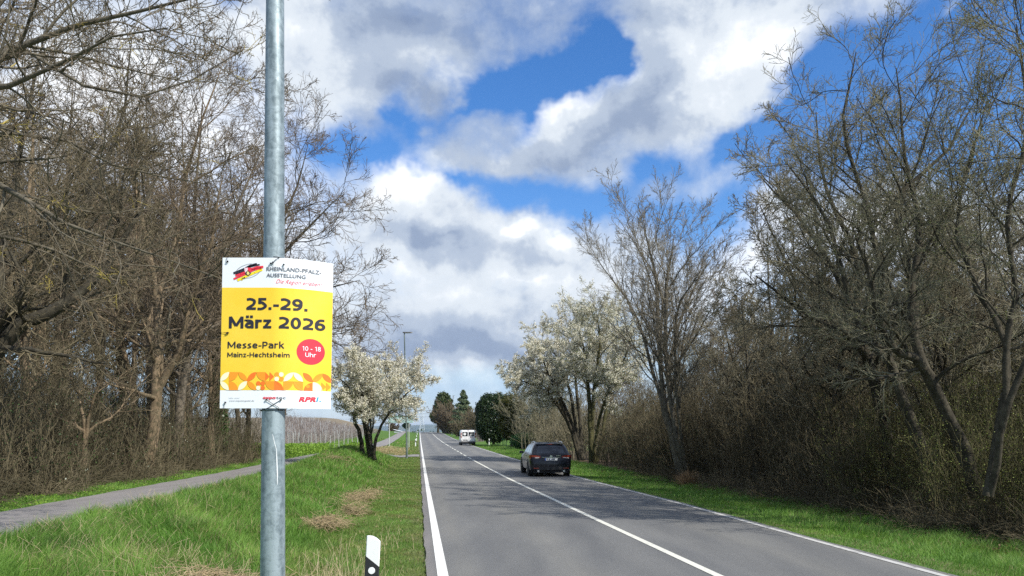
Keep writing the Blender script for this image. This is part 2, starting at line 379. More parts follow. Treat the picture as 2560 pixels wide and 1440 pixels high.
M_road = asphalt('road_asphalt', (.135, .137, .140), (.185, .184, .180))
M_path = asphalt('path_asphalt', (.205, .190, .180), (.255, .238, .225))
Yr = Ys[(Ys >= -60) & (Ys <= 420)]
# fine columns so worn edges and polished wheel tracks can carry their own tone
Sroad = np.concatenate([[-.19], np.linspace(-.12, RW+.1, 55), [RW+.16]])
def road_s(S, Y):
    S = S.copy(); S = S+dR(Y)*np.clip((S-3.6)/2.8, 0, 1); e = .025*snoise(Y, Y*0+1, .9, 2)+.012*snoise(Y, Y*0, 2.9, 7)
    S[:, 0] += e[:, 0]; S[:, -1] += (.03*snoise(Y, Y*0+5, .9, 9)+.02)[:, 0]; return S
def zroad(S, Y): return rz(Y)-.03+.030+.02*0*S
V, Fq, SS, YY = grid(Sroad, Yr, zroad, road_s)
t_ = np.ones(len(V))
tan_ = np.zeros(len(V))
for c_, w_ in ((.32, .22), (1.78, .34), (4.98, .36), (6.2, .2)): k_ = np.exp(-((SS-c_)/w_)**2)*(.75+.25*snoise(SS*0, YY, .35, 2)); t_ += .13*k_; tan_ += k_
for c_ in (1.05, 2.6, 4.2, 5.65): t_ -= .10*np.exp(-((SS-c_)/.36)**2)
t_ -= .10*np.exp(-((SS-3.3)/.25)**2); t_ += .12*(SS < -.08)
TT = np.stack([t_*(1+.03*tan_), t_, t_*(.985-.07*tan_)], -1)
TT[(SS < -.08)] *= np.array((1.06, 1.0, .97))
road = link('road', mesh_np('road', V, [Fq], True, TT), M_road); tag(road, kind='structure')

Yp = Ys[(Ys >= -60) & (Ys <= 420)]
def path_s(S, Y):
    a, b = PL(Y), PR(Y); w = (b-a)
    out = a+S*w; out[:, 0] += .06*snoise(Y, Y*0, 1.3, 3)[:, 0]; out[:, -1] += .07*snoise(Y, Y*0+2, 1.5, 4)[:, 0]; return out
def zpath(S, Y): return gz(S, Y)+.035
V, Fq, SS, YY = grid(np.linspace(0, 1, 9), Yp, zpath, path_s)
V[:, 2] += .004
path = link('cycle_path', mesh_np('cycle_path', V, [Fq], True, np.ones((len(V), 3))), M_path); tag(path, kind='structure')
# short link between path and road behind the lamp post
def strip(name, poly_rows, m, zoff):
    rows = np.array(poly_rows); nR, nC = rows.shape[0], rows.shape[1]
    V = rows.reshape(-1, 3).copy()
    i = np.arange(nR-1)[:, None]*nC+np.arange(nC-1)[None]
    return link(name, mesh_np(name, V, [np.stack([i, i+1, i+1+nC, i+nC], -1).reshape(-1, 4)], True, np.ones((len(V), 3))), m)
rows = []
for Yc in np.linspace(58.6, 62.4, 8):
    row = []
    for s_ in np.linspace(-7.0, -.25, 24):
        f = (.6*np.exp(-((s_+.25)/1.2)**2)+.3*np.exp(-((s_+7)/1.2)**2))*(Yc-60.5)/1.9
        y = Yc+f; row.append((float(XL(y)+s_), y, float(gz(s_, y)+.035+.012*abs(s_+.25 < -.1))))
    rows.append(row)
link_path = strip('side_path', rows, M_path, 0); tag(link_path, kind='structure')

# painted lines, each 4 mm above the asphalt
M_line = mat('road_paint', (.78, .77, .72), .7, noise_=(11, (.42, .42, .40), .54, .72), bump=(200, .3, .003))
M_line2 = mat('road_paint_yellowed', (.70, .69, .60), .7, noise_=(11, (.38, .38, .35), .54, .72), bump=(200, .3, .003))
M_line3 = mat('worn_shaded_edge_paint', (.54, .53, .50), .7, noise_=(5, (.24, .235, .23), .50, .70), bump=(200, .3, .003))  # right line: patchy wear, plus shade put into the greyer base colour
def line(name, s0, s1, segs, m):
    Vs, Fs, o = [], [], 0
    for a, b in segs:
        ys = np.unique(np.concatenate([[a, b], Ys[(Ys > a) & (Ys < b)]])); n = len(ys)
        for s_ in (s0, s1): Vs.append(np.stack([XL(ys)+s_+(dR(ys) if s_ > 6 else 0), ys, rz(ys)+.0055], -1))
        i = np.arange(n-1)+o; Fs.append(np.stack([i, i+n, i+n+1, i+1], -1)); o += 2*n
    lo = link(name, mesh_np(name, np.concatenate(Vs), [np.concatenate(Fs)], False), m); tag(lo, kind='structure'); return lo
line('road_marking_left', -.052, .083, [(-60, 420)], M_line)
line('road_marking_centre', 3.33, 3.45, [(-60, 52)]+[(y, y+3.6) for y in np.arange(53.2, 92, 5.6)]+[(93, 420)], M_line2)
line('road_marking_right', RW-.05, RW+.06, [(-60, 420)], M_line3)

# distant wooded ridges, real distance and height
def ridge(name, D, pts, m):
    xs = [X_(p[0], D) for p in pts]; V, Fq = [], []
    xx = np.linspace(xs[0], xs[-1], 160); hh = np.interp(xx, xs, [Z_(p[1], D) for p in pts])+D*.00035*snoise(xx*60/D, xx*0, 1.0, 3)
    rowsV = []
    for k, (dy, hz) in enumerate([(-D*.12, -60), (-D*.06, .6), (0, 1.0), (D*.1, .5), (D*.2, -60)]):
        z = np.where(hz < 0, -60.0, 1)*1.0 if hz < 0 else hh*hz
        rowsV.append(np.stack([xx, xx*0+D+dy, xx*0+(z if hz > 0 else -70)], -1))
    V = np.stack(rowsV).reshape(-1, 3); n = len(xx)
    i = np.arange(4)[:, None]*n+np.arange(n-1)[None]
    o = link(name, mesh_np(name, V, [np.stack([i, i+1, i+1+n, i+n], -1).reshape(-1, 4)], True), m); tag(o, kind='structure'); return o
M_ridge = mat('ridge', (.05, .075, .045), .95, noise_=(.004, (.11, .12, .06), .4, .6))
ridge('hills', 12000, [(-3000, 1060), (500, 1058), (760, 1060), (900, 1064), (1000, 1066), (1040, 1062), (1075, 1060), (1120, 1062), (1300, 1064), (2000, 1060), (5500, 1062)], M_ridge)

# ------------------------------------------------------------------ trees: vectorised branching, every branch a tapered tube
def norm(v): return v/np.maximum(np.linalg.norm(v, axis=-1, keepdims=True), 1e-9)
def perp(t, r=None):
    a = np.where(np.abs(t[..., 2:3]) < .9, np.array([0, 0, 1.]), np.array([1., 0, 0]))
    u = norm(np.cross(t, a)); return u, np.cross(t, u)
def branches(rg, P0_, D0, L, R, S, wob=.15, up=0.0, taper=.85, rmin=.003, pull=None):
    n = len(P0_); pts = np.empty((n, S+1, 3)); pts[:, 0] = P0_; d = D0.copy(); p = P0_.copy()
    for k in range(S):
        d = d+rg.normal(0, wob, (n, 3)); d[:, 2] += up
        if pull is not None: d += pull
        d = norm(d); p = p+d*(L/S)[:, None]; pts[:, k+1] = p
    t = np.linspace(0, 1, S+1)[None]
    rad = np.maximum(R[:, None]*(1-taper*t), rmin)
    return pts, rad
def spawn(rg, pts, rad, lv):
    """children of every branch in (pts, rad) after the recipe lv"""
    n, S1 = rad.shape; k = lv['n']; t0, t1 = lv.get('t', (.2, 1.0))
    t = (np.arange(k)[None]+rg.random((n, k)))/k*(t1-t0)+t0
    t = np.clip(t, 0, .999); f = t*(S1-1); i = f.astype(int); fr = (f-i)[..., None]
    ar = np.arange(n)[:, None]
    p = pts[ar, i]*(1-fr)+pts[ar, i+1]*fr
    tan = norm(pts[ar, i+1]-pts[ar, i]); r = rad[ar, i]*(1-fr[..., 0])+rad[ar, i+1]*fr[..., 0]
    PLn = np.linalg.norm(np.diff(pts, axis=1), axis=2).sum(1)[:, None]
    if 'ang' in lv: th = np.radians(rg.normal(lv['ang'][0], lv['ang'][1], (n, k)))
    azm = (np.arange(k)[None]*2.399+rg.random((n, 1))*6.28+rg.normal(0, .5, (n, k)))
    u, w = perp(tan)
    d = np.cos(th)[..., None]*tan+np.sin(th)[..., None]*(np.cos(azm)[..., None]*u+np.sin(azm)[..., None]*w)
    d[..., 2] += lv.get('lift', 0); d = norm(d)
    L = (PLn*lv['len'] if 'len' in lv else lv['abs'])*(1-lv.get('fall', .5)*(t-t0)/(t1-t0+1e-6))*rg.uniform(.65, 1.25, (n, k))
    R = np.maximum(r*lv.get('rr', .6)*rg.uniform(.75, 1.1, (n, k)), lv.get('rmin', .003))
    keep = rg.random((n, k)) < lv.get('keep', 1.0)
    p, d, L, R = p[keep], d[keep], L[keep], R[keep]
    return branches(rg, p, d, L, R, lv.get('S', 4), lv.get('wob', .14), lv.get('up', 0), lv.get('taper', .8), lv.get('rmin', .003), lv.get('pull'))
def tubes(levels):
    """levels: list of (pts, rad, sides) -> V, Q"""
    Vs, Qs, o = [], [], 0
    for pts, rad, m in levels:
        n, S1 = rad.shape
        if n == 0: continue
        tan = np.empty_like(pts); tan[:, 1:-1] = pts[:, 2:]-pts[:, :-2]; tan[:, 0] = pts[:, 1]-pts[:, 0]; tan[:, -1] = pts[:, -1]-pts[:, -2]
        tan = norm(tan); u0, _ = perp(tan[:, 0]); u = np.repeat(u0[:, None], S1, 1)
        u = norm(u-(u*tan).sum(-1, keepdims=True)*tan); w = np.cross(tan, u)
        a = np.arange(m)*2*pi/m
        V = pts[:, :, None]+rad[:, :, None, None]*(np.cos(a)[None, None, :, None]*u[:, :, None]+np.sin(a)[None, None, :, None]*w[:, :, None])
        Vs.append(V.reshape(-1, 3))
        b = (np.arange(n)[:, None, None]*S1+np.arange(S1-1)[None, :, None])*m+o; k = np.arange(m)[None, None]; k2 = (k+1) % m
        Qs.append(np.stack([b+k, b+k2, b+m+k2, b+m+k], -1).reshape(-1, 4)); o += n*S1*m
    if not Vs: return np.zeros((0, 3)), np.zeros((0, 4), int)
    return np.concatenate(Vs), np.concatenate(Qs)
def flakes(rg, P, size, jitter=.03, aspect=1.0, droop=None):
    """one small bent leaf/petal quad at each point"""
    n = len(P); c = P+rg.normal(0, jitter, (n, 3)); a = norm(rg.normal(0, 1, (n, 3))); b = norm(np.cross(a, rg.normal(0, 1, (n, 3))))
    s = size*rg.uniform(.6, 1.3, (n, 1))
    V = np.stack([c-a*s, c-b*s*aspect, c+a*s, c+b*s*aspect], 1).reshape(-1, 3)
    return V, np.arange(4*n).reshape(-1, 4)
def along(rg, pts, n, t0=.2):
    k = len(pts); i = rg.integers(0, k, n); t = rg.uniform(t0, .999, n)*(pts.shape[1]-1); j = t.astype(int); f = (t-j)[:, None]
    return pts[i, j]*(1-f)+pts[i, j+1]*f
def resample(P, S):
    """smooth centre line through given points"""
    P = np.asarray(P, float); n = len(P)
    d = np.r_[0, np.cumsum(np.linalg.norm(np.diff(P, axis=0), axis=1))]; d /= d[-1]
    t = np.linspace(0, 1, S+1); out = np.stack([pchip_any(t, d, P[:, c]) for c in range(P.shape[1])], -1)
    return out
def pchip_any(x, xs, ys):
    h = np.diff(xs); d = np.diff(ys)/h; m = np.r_[d[0], (d[:-1]+d[1:])/2, d[-1]]
    i = np.clip(np.searchsorted(xs, x)-1, 0, len(h)-1); t = (x-xs[i])/h[i]
    return ((2*t**3-3*t**2+1)*ys[i]+(t**3-2*t**2+t)*h[i]*m[i]+(-2*t**3+3*t**2)*ys[i+1]+(t**3-t**2)*h[i]*m[i+1])

def bark(name, c1, c2, scale=7, lichen=None):
    m = mat(name, c1, .9, spec=.2, noise_=(scale, c2, .38, .62), bump=(38, .8, .012))
    if lichen:
        t = m.node_tree; b = t.nodes['Principled BSDF']; src = b.inputs['Base Color'].links[0].from_socket
        tcn = t.nodes.new('ShaderNodeTexCoord'); n = t.nodes.new('ShaderNodeTexNoise'); n.inputs['Scale'].default_value = lichen[1]; n.inputs['Detail'].default_value = 5
        t.links.new(tcn.outputs['Object'], n.inputs['Vector'])
        r = t.nodes.new('ShaderNodeMapRange'); r.inputs[1].default_value = lichen[2]; r.inputs[2].default_value = lichen[2]+.06
        t.links.new(n.outputs[0], r.inputs[0]); x = t.nodes.new('ShaderNodeMix'); x.data_type = 'RGBA'
        t.links.new(r.outputs[0], x.inputs[0]); t.links.new(src, x.inputs[6]); x.inputs[7].default_value = (*lichen[0], 1)
        t.links.new(x.outputs[2], b.inputs['Base Color'])
    return m
B_brown = bark('bark_brown', (.105, .088, .066), (.20, .168, .125))
B_grey = bark('bark_grey', (.16, .14, .11), (.28, .25, .20))
B_tan = bark('bark_tan', (.26, .19, .12), (.11, .09, .055))
B_dark = bark('bark_dark', (.034, .030, .022), (.085, .075, .052))
B_olive = bark('bark_olive', (.042, .040, .020), (.10, .095, .04))
T_brown = bark('twig_brown', (.105, .088, .052), (.20, .168, .105), 1.2)
T_red = bark('twig_red_brown', (.12, .09, .06), (.205, .162, .11), 1.2)
T_grey = bark('twig_grey', (.165, .145, .105), (.27, .24, .18), 1.2)
T_olive = bark('twig_olive', (.155, .145, .095), (.265, .248, .165), 1.2)
T_lichen = bark('twig_lichen', (.115, .092, .062), (.20, .165, .11), 1.2, lichen=((.40, .32, .08), 1.6, .60))
F_white = leafy('blossom', (.86, .83, .72), (.76, .72, .54), .35, 3.0)
F_bud = leafy('bud_green', (.20, .26, .06), (.32, .36, .10), .4, 2.0)
F_ivy = leafy('ivy_leaf', (.035, .075, .022), (.06, .11, .03), .15, 3.0, rough=.35)
F_fir = leafy('needle_green', (.045, .07, .025), (.09, .11, .04), .15, 1.5)
F_fir2 = leafy('needle_blue_green', (.09, .13, .07), (.16, .19, .10), .15, 1.5)
F_dark = leafy('evergreen_dark', (.022, .045, .018), (.04, .065, .022), .15, 1.2, rough=.4)
F_oliv = leafy('evergreen_olive', (.075, .085, .022), (.12, .12, .03), .2, 1.2)
F_laurel = leafy('laurel_leaf', (.03, .09, .025), (.06, .14, .04), .2, 1.5, rough=.35)
F_brown = leafy('dead_leaf', (.22, .13, .07), (.30, .19, .10), .3, 2.0)
F_ground = leafy('herb_leaf', (.17, .31, .035), (.27, .42, .06), .4, 2.0)

def build_tree(name, base, trunks, recipe, mats, label, cat, group=None, seed=1, nmain=1, sides=(10, 6, 4, 3, 3), extras=(), rot=0.0):
    """trunks: list of (points_local (k,3), radius list (k)); recipe: levels. The first nmain levels of branching stay with the trunk part."""
    rg = np.random.default_rng(seed)
    root = empty(name, base, label, cat, group, rot)
    lv_list = []; S = 14
    tp, tr = [], []
    for pts, rad in trunks:
        q = resample(np.concatenate([np.asarray(pts, float), np.asarray(rad, float)[:, None]], 1), S)
        q[1:-1, :3] += rg.normal(0, .02, (S-1, 3)); tp.append(q[:, :3]); tr.append(np.maximum(q[:, 3], .006))
    tp, tr = np.array(tp), np.array(tr)
    lv_list.append((tp, tr, sides[0])); cur = [(tp, tr)]; last = (tp, tr)
    for li, lv in enumerate(recipe):
        src = last
        if lv.get('from_trunk'): src = (tp, tr)
        pts, rad = spawn(rg, src[0], src[1], lv)
        lv_list.append((pts, rad, sides[min(li+1, len(sides)-1)])); 
        if lv.get('merge'): pass
        last = (pts, rad)
    V, Q = tubes(lv_list[:1+nmain]); link('trunk', mesh_np('trunk', V, [Q], True), mats[0], root)
    V, Q = tubes(lv_list[1+nmain:])
    if len(V): link('crown', mesh_np('crown', V, [Q], False), mats[1], root)
    for (nm, lvl, count, size, jit, m, asp) in extras:
        pts = lv_list[lvl][0]
        V, Q = flakes(rg, along(rg, pts, count, .15), size, jit, asp); link(nm, mesh_np(nm, V, [Q], False), m, root)
    return root
def copy_tree(root, loc, rotz, sc, label=None, group=None, cat=None):
    c = root.copy(); COL.objects.link(c); c.location = loc; c.rotation_euler = (0, 0, rotz); c.scale = (sc, sc, sc) if not isinstance(sc, tuple) else sc
    if label: c['label'] = label
    if cat: c['category'] = cat
    if group: c['group'] = group
    elif 'group' in c: del c['group']
    for ch in root.children:
        d = ch.copy(); COL.objects.link(d); d.parent = c
    return c
def local(base, pts):   # photo points (px, py, D) -> local
    return [(X_(a, d)-base[0], d-base[1], Z_(b, d)-base[2]) for a, b, d in pts]
B_stem = bark('bark_stem', (.085, .075, .055), (.17, .15, .11))
T_dim = bark('twig_dim', (.165, .145, .095), (.29, .26, .175), 1.2)
T_thick = bark('thicket_stem', (.066, .057, .033), (.185, .155, .095), .5)
T_thick2 = bark('thicket_stem_olive', (.062, .058, .028), (.155, .14, .068), .5)

# ------------------------------------------------------------------ named trees
FINE = dict(wob=.16, taper=.75)
def lv(n, ang, ln, **k): d = dict(FINE); d.update(n=n, ang=ang, len=ln); d.update(k); return d

# right: tall vase of several stems beside the road (the airy one)
b = G(1705, 30)
def st(px0, mid, top, D, r0, b=b, dy=(0, 0)):
    return (local(b, [(px0, 1215, D), (mid[0], mid[1], D+dy[0]), (top[0], top[1], D+dy[1])]), [r0, r0*.62, .012])
tall = build_tree('tall_tree', b, [
    (local(b, [(1712, 1215, 30), (1655, 960, 30), (1640, 700, 30.3), (1605, 555, 30.6)]), [.12, .09, .06, .012]),
    (local(b, [(1716, 1215, 30), (1668, 940, 29.6), (1668, 700, 29.2), (1685, 590, 29)]), [.11, .085, .055, .012]),
    (local(b, [(1708, 1215, 30), (1640, 960, 30.5), (1585, 780, 31.2), (1500, 660, 32)]), [.095, .07, .045, .012]),
    (local(b, [(1720, 1215, 30), (1672, 930, 30.5), (1735, 720, 31.6), (1785, 640, 32.4)]), [.09, .065, .04, .012]),
    (local(b, [(1700, 1215, 30), (1650, 930, 31), (1650, 720, 32.0), (1580, 600, 33)]), [.085, .06, .04, .012]),
    (local(b, [(1722, 1215, 30), (1690, 960, 29), (1700, 760, 28), (1750, 680, 27.4)]), [.08, .06, .038, .012]),
    ],
    [lv(13, (31, 8), .40, t=(.30, 1), S=8, up=.07, rr=.5, rmin=.007, fall=.5, wob=.10), lv(9, (31, 10), .46, t=(.12, 1), S=6, up=.06, rr=.6, rmin=.0055, wob=.12),
     lv(6, (32, 12), .52, t=(.1, 1), S=5, up=.05, rr=.65, rmin=.005, wob=.15), lv(4, (34, 14), .62, t=(.1, 1), S=4, up=.04, rmin=.0045, rr=.7, wob=.16)],
    (B_stem, T_grey), 'tall airy bare tree, many stems fanning like a vase right of the blossom trees', 'tree', seed=11,
    extras=[])

# left of the road: blossoming plum-like tree on the bank
b = G(914, 41)
bl = build_tree('blossom_tree', b, [
    (local(b, [(906, 1135, 41), (898, 1080, 41), (884, 1042, 41), (900, 1000, 41), (880, 930, 40.6)]), [.13, .11, .085, .06, .02]),
    (local(b, [(925, 1145, 40.4), (915, 1085, 40.4), (907, 1040, 40.4), (925, 1000, 40.8), (925, 920, 41)]), [.11, .09, .08, .05, .02]),
    (local(b, [(938, 1150, 40), (925, 1100, 40), (920, 1060, 40.6), (955, 980, 41.6), (975, 915, 42.5)]), [.10, .085, .065, .05, .02]),
    (local(b, [(935, 1150, 40), (940, 1095, 39.8), (965, 1045, 39.6), (1000, 1000, 39.2), (1062, 948, 38.6)]), [.10, .08, .065, .045, .02]),
    (local(b, [(925, 1145, 40.5), (915, 1060, 40), (890, 1000, 39.6), (860, 955, 39), (835, 940, 38.6)]), [.05, .045, .04, .035, .02]),
    (local(b, [(930, 1145, 40.5), (932, 1060, 41.5), (950, 1000, 42.6), (1010, 930, 43.6), (1020, 915, 44)]), [.05, .045, .04, .035, .02]),
    (local(b, [(925, 1145, 40.5), (925, 1040, 40), (900, 970, 39.2), (900, 900, 38.6), (905, 905, 38.4)]), [.05, .045, .04, .035, .02]),
    ],
    [lv(20, (62, 16), .27, t=(.43, 1), S=6, up=.02, rr=.5, rmin=.009, fall=.2), lv(10, (50, 14), .42, t=(.15, 1), S=4, up=.02, rr=.6, rmin=.008, wob=.2),
     lv(9, (45, 14), .42, t=(.1, 1), S=3, up=.02, rmin=.006, rr=.7)],
    (B_dark, T_brown), 'white blossoming tree with dark forked stems on the grass bank left of the road', 'tree', seed=21, nmain=0,
    extras=[('blossom', 3, 66000, .034, .05, F_white, .8), ('leaves', 3, 4000, .03, .07, F_bud, .6)])

# right of the road: two blossom trees, the first arching out over the verge
b = G(1465, 50)
blr = build_tree('blossom_tree', b, [
    (local(b, [(1450, 1150, 50), (1432, 1085, 50), (1400, 1020, 49.6), (1350, 970, 49), (1275, 945, 48.4)]), [.18, .14, .11, .07, .02]),
    (local(b, [(1452, 1150, 50), (1436, 1080, 50), (1405, 1000, 50.3), (1370, 950, 50.6), (1300, 905, 51)]), [.15, .12, .10, .07, .02]),
    (local(b, [(1455, 1150, 50), (1440, 1070, 50.4), (1425, 980, 50.8), (1400, 900, 51.4), (1345, 850, 52)]), [.16, .12, .10, .07, .02]),
    (local(b, [(1458, 1150, 50), (1450, 1060, 50.8), (1440, 960, 51.6), (1430, 880, 52.4), (1400, 800, 53)]), [.14, .12, .10, .07, .02]),
    (local(b, [(1448, 1150, 50), (1425, 1070, 49.4), (1395, 990, 48.6), (1370, 930, 48), (1350, 880, 47.4)]), [.12, .10, .08, .06, .02]),
    ],
    [lv(22, (55, 15), .24, t=(.50, 1), S=6, up=.03, rr=.5, rmin=.010, fall=.2), lv(10, (48, 14), .42, t=(.15, 1), S=4, up=.02, rr=.6, rmin=.009, wob=.2),
     lv(9, (45, 14), .42, t=(.1, 1), S=3, up=.02, rmin=.007, rr=.7)],
    (B_dark, T_brown), 'white blossoming tree with dark stems arching left over the verge beyond the black car', 'tree', seed=31, nmain=0,
    extras=[('blossom', 3, 60000, .040, .055, F_white, .8), ('leaves', 3, 5000, .03, .08, F_bud, .6)])
b = G(1500, 47)
blr2 = build_tree('blossom_tree', b, [
    (local(b, [(1478, 1165, 47), (1475, 1070, 47), (1470, 960, 47), (1455, 860, 47), (1440, 790, 47)]), [.17, .14, .11, .07, .02]),
    (local(b, [(1484, 1165, 47), (1480, 1050, 47), (1490, 940, 46.6), (1500, 850, 46), (1490, 775, 46)]), [.16, .13, .10, .07, .02]),
    (local(b, [(1490, 1165, 47), (1510, 1060, 47.5), (1525, 950, 48), (1540, 860, 48.5), (1545, 790, 49)]), [.13, .11, .09, .06, .02]),
    (local(b, [(1480, 1165, 47), (1500, 1040, 46), (1530, 960, 45), (1560, 900, 44.4), (1575, 850, 44)]), [.10, .09, .08, .05, .02]),
    ],
    [lv(20, (50, 15), .25, t=(.46, 1), S=6, up=.04, rr=.5, rmin=.010, fall=.2), lv(10, (45, 14), .42, t=(.15, 1), S=4, up=.03, rr=.6, rmin=.009, wob=.2),
     lv(9, (42, 14), .42, t=(.1, 1), S=3, up=.02, rmin=.007, rr=.7)],
    (B_olive, T_olive), 'upright pale blossoming tree with olive twigs beside the tall airy vase-shaped tree', 'tree', seed=32, nmain=0,
    extras=[('blossom', 3, 46000, .036, .055, F_white, .8), ('leaves', 3, 12000, .03, .10, F_bud, .6)])

# generic bare trees of the two woods (one mesh set each, copied)
def generic(name, seed, H, lean, mats, label, extras=(), n1=13, spread=.42, base=(0, 0, 0), dens=1.0, r=.15, up=.05, ang=48, cat='tree', forks=2):
    rg = np.random.default_rng(seed); tr = []
    for k in range(forks):
        a = rg.uniform(0, 6.28); o = .0 if k == 0 else 1
        tr.append(([(0.05*k, .05*k, -.15), (lean*.15+.06*k, 0, H*.22), (lean*.5+cos(a)*H*.07*o, sin(a)*H*.07*o, H*.55), (lean+cos(a)*H*.16*o, sin(a)*H*.16*o, H*(1-.12*k))],
                   [r*(1-.2*k), r*.8, r*.5, .012]))
    return build_tree(name, base, tr, [
        lv(n1, (ang, 12), spread, t=(.22, 1), S=8, up=up, rr=.5, rmin=.008, fall=.5), lv(10, (42, 12), .42, t=(.12, 1), S=5, up=.03, rr=.6, rmin=.008),
        lv(int(6*dens), (38, 15), .58, t=(.1, 1), S=4, up=.02, rr=.65, rmin=.006, wob=.2), lv(int(4*dens), (38, 16), .70, t=(.1, 1), S=4, up=.01, rmin=.005, rr=.7, wob=.2)],
        mats, label, cat, seed=seed, extras=extras)

# --- right wood, key trees drawn after the photograph
b = G(2440, 14.5)
lean_t = build_tree('leaning_tree', b, [
    (local(b, [(2450, 1240, 14.5), (2405, 1110, 14.5), (2340, 980, 14.4), (2295, 900, 14.2), (2240, 880, 14.0), (2195, 800, 13.8), (2180, 700, 13.6), (2130, 560, 13.4)]), [.12, .105, .095, .09, .065, .052, .04, .010]),
    (local(b, [(2440, 1240, 14.6), (2400, 1110, 14.6), (2350, 1000, 14.6), (2300, 890, 14.8), (2275, 760, 15), (2300, 560, 15.2), (2270, 440, 15.3), (2240, 170, 15.4)]), [.105, .10, .09, .085, .07, .055, .04, .009]),
    (local(b, [(2442, 1240, 14.6), (2400, 1110, 14.6), (2340, 990, 14.7), (2290, 860, 15.2), (2290, 720, 15.8), (2250, 480, 16), (2350, 400, 16), (2440, 250, 16.2)]), [.10, .10, .09, .08, .06, .045, .035, .009]),
    ],
    [lv(15, (46, 12), .30, t=(.36, 1), S=8, up=.04, rr=.5, rmin=.008, fall=.4), lv(8, (38, 14), .52, t=(.12, 1), S=6, up=.05, rr=.6, rmin=.0055),
     lv(6, (38, 15), .58, t=(.1, 1), S=5, up=.03, rr=.65, rmin=.0042, wob=.2), lv(4, (38, 16), .75, t=(.1, 1), S=5, up=.03, rmin=.0032, rr=.7, wob=.2)],
    (B_dark, T_olive), 'tallest tree right of the road, thick dark trunk leaning left with crooked side limb', 'tree', seed=41,
    extras=[('buds', 4, 3500, .010, .02, F_bud, .6)])
b = G(2340, 16)
rt2 = build_tree('leaning_tree', b, [
    (local(b, [(2345, 1240, 16), (2300, 1110, 16), (2245, 960, 16), (2215, 880, 16), (2165, 850, 16.2), (2110, 690, 16.5), (2050, 520, 16.8), (1960, 400, 17)]), [.11, .10, .09, .085, .065, .05, .035, .010]),
    (local(b, [(2343, 1240, 16), (2298, 1110, 16), (2243, 960, 16.1), (2210, 860, 16.4), (2200, 700, 16.8), (2180, 560, 17), (2110, 320, 17.2), (2140, 130, 17.3)]), [.10, .10, .085, .08, .065, .05, .035, .010]),
    ],
    [lv(16, (48, 12), .30, t=(.32, 1), S=8, up=.04, rr=.5, rmin=.008, fall=.4), lv(8, (38, 14), .52, t=(.12, 1), S=6, up=.05, rr=.6, rmin=.0055),
     lv(6, (38, 15), .58, t=(.1, 1), S=5, up=.03, rr=.65, rmin=.0042, wob=.2), lv(4, (38, 16), .75, t=(.1, 1), S=5, up=.03, rmin=.0032, rr=.7, wob=.2)],
    (B_dark, T_olive), 'slimmer forked tree leaning left, just left of the thick dark leaning trunk', 'tree', seed=42,
    extras=[('buds', 4, 2500, .010, .02, F_bud, .6)])
b = G(2235, 19)
rt3 = build_tree('dark_tree', b, [
    (local(b, [(2232, 1220, 19), (2215, 1080, 19), (2175, 920, 19), (2150, 830, 19), (2100, 700, 19.3), (2010, 560, 19.6), (1900, 440, 20)]), [.15, .14, .12, .11, .07, .045, .012]),
    (local(b, [(2230, 1220, 19), (2212, 1080, 19), (2172, 920, 19.2), (2145, 800, 19.6), (2140, 640, 20), (2060, 470, 20.3), (2040, 280, 20.6)]), [.14, .13, .11, .10, .07, .045, .012]),
    (local(b, [(2230, 1220, 19), (2212, 1080, 19), (2170, 900, 18.6), (2090, 820, 18), (1980, 760, 17.4), (1890, 690, 17)]), [.10, .10, .09, .07, .045, .012]),
    ],
    [lv(15, (50, 12), .30, t=(.3, 1), S=8, up=.04, rr=.5, rmin=.009, fall=.4), lv(8, (38, 14), .52, t=(.12, 1), S=6, up=.05, rr=.6, rmin=.0065),
     lv(6, (38, 15), .58, t=(.1, 1), S=5, up=.03, rr=.65, rmin=.0055, wob=.2), lv(4, (40, 16), .7, t=(.1, 1), S=4, up=.02, rmin=.0045, rr=.7, wob=.2)],
    (B_dark, T_dim), 'dark straight-based tree with a dense grey-brown crown reaching left towards the road', 'tree', seed=43, extras=[])
b = G(2500, 13)
rt4 = build_tree('mossy_tree', b, [
    (local(b, [(2465, 1240, 13), (2490, 1100, 13), (2520, 950, 13), (2515, 860, 13), (2540, 760, 13), (2520, 560, 13), (2570, 330, 13), (2540, 60, 13)]), [.065, .06, .055, .055, .045, .038, .03, .009]),
    (local(b, [(2465, 1240, 13.1), (2488, 1100, 13.1), (2518, 930, 13.2), (2500, 820, 13.4), (2430, 690, 13.6), (2400, 600, 13.8), (2420, 420, 14), (2470, 250, 14)]), [.058, .058, .052, .05, .04, .03, .024, .009]),
    (local(b, [(2475, 1240, 13), (2510, 1060, 12.6), (2560, 900, 12.4), (2620, 780, 12.2), (2640, 560, 12), (2600, 280, 12), (2560, 40, 12)]), [.058, .058, .052, .045, .038, .028, .009]),
    ],
    [lv(15, (46, 12), .30, t=(.34, 1), S=8, up=.05, rr=.5, rmin=.007, fall=.4), lv(8, (38, 14), .52, t=(.12, 1), S=6, up=.05, rr=.6, rmin=.005),
     lv(6, (38, 15), .58, t=(.1, 1), S=5, up=.03, rr=.65, rmin=.0045), lv(4, (38, 16), .75, t=(.1, 1), S=5, up=.03, rmin=.003, rr=.7, wob=.2)],
    (B_dark, T_olive), 'mossy yellow-green tree with budding twigs at the right edge', 'tree', seed=44,
    extras=[('buds', 4, 11000, .012, .03, F_bud, .6)])
b = G(2125, 22)
rt5 = generic('slim_tree', 45, 9.5, -1.2, (B_dark, T_dim), 'slim trunk with a slight left lean between the dark tree and the whippy thicket', base=b, r=.12, spread=.34)
b = G(1950, 27)
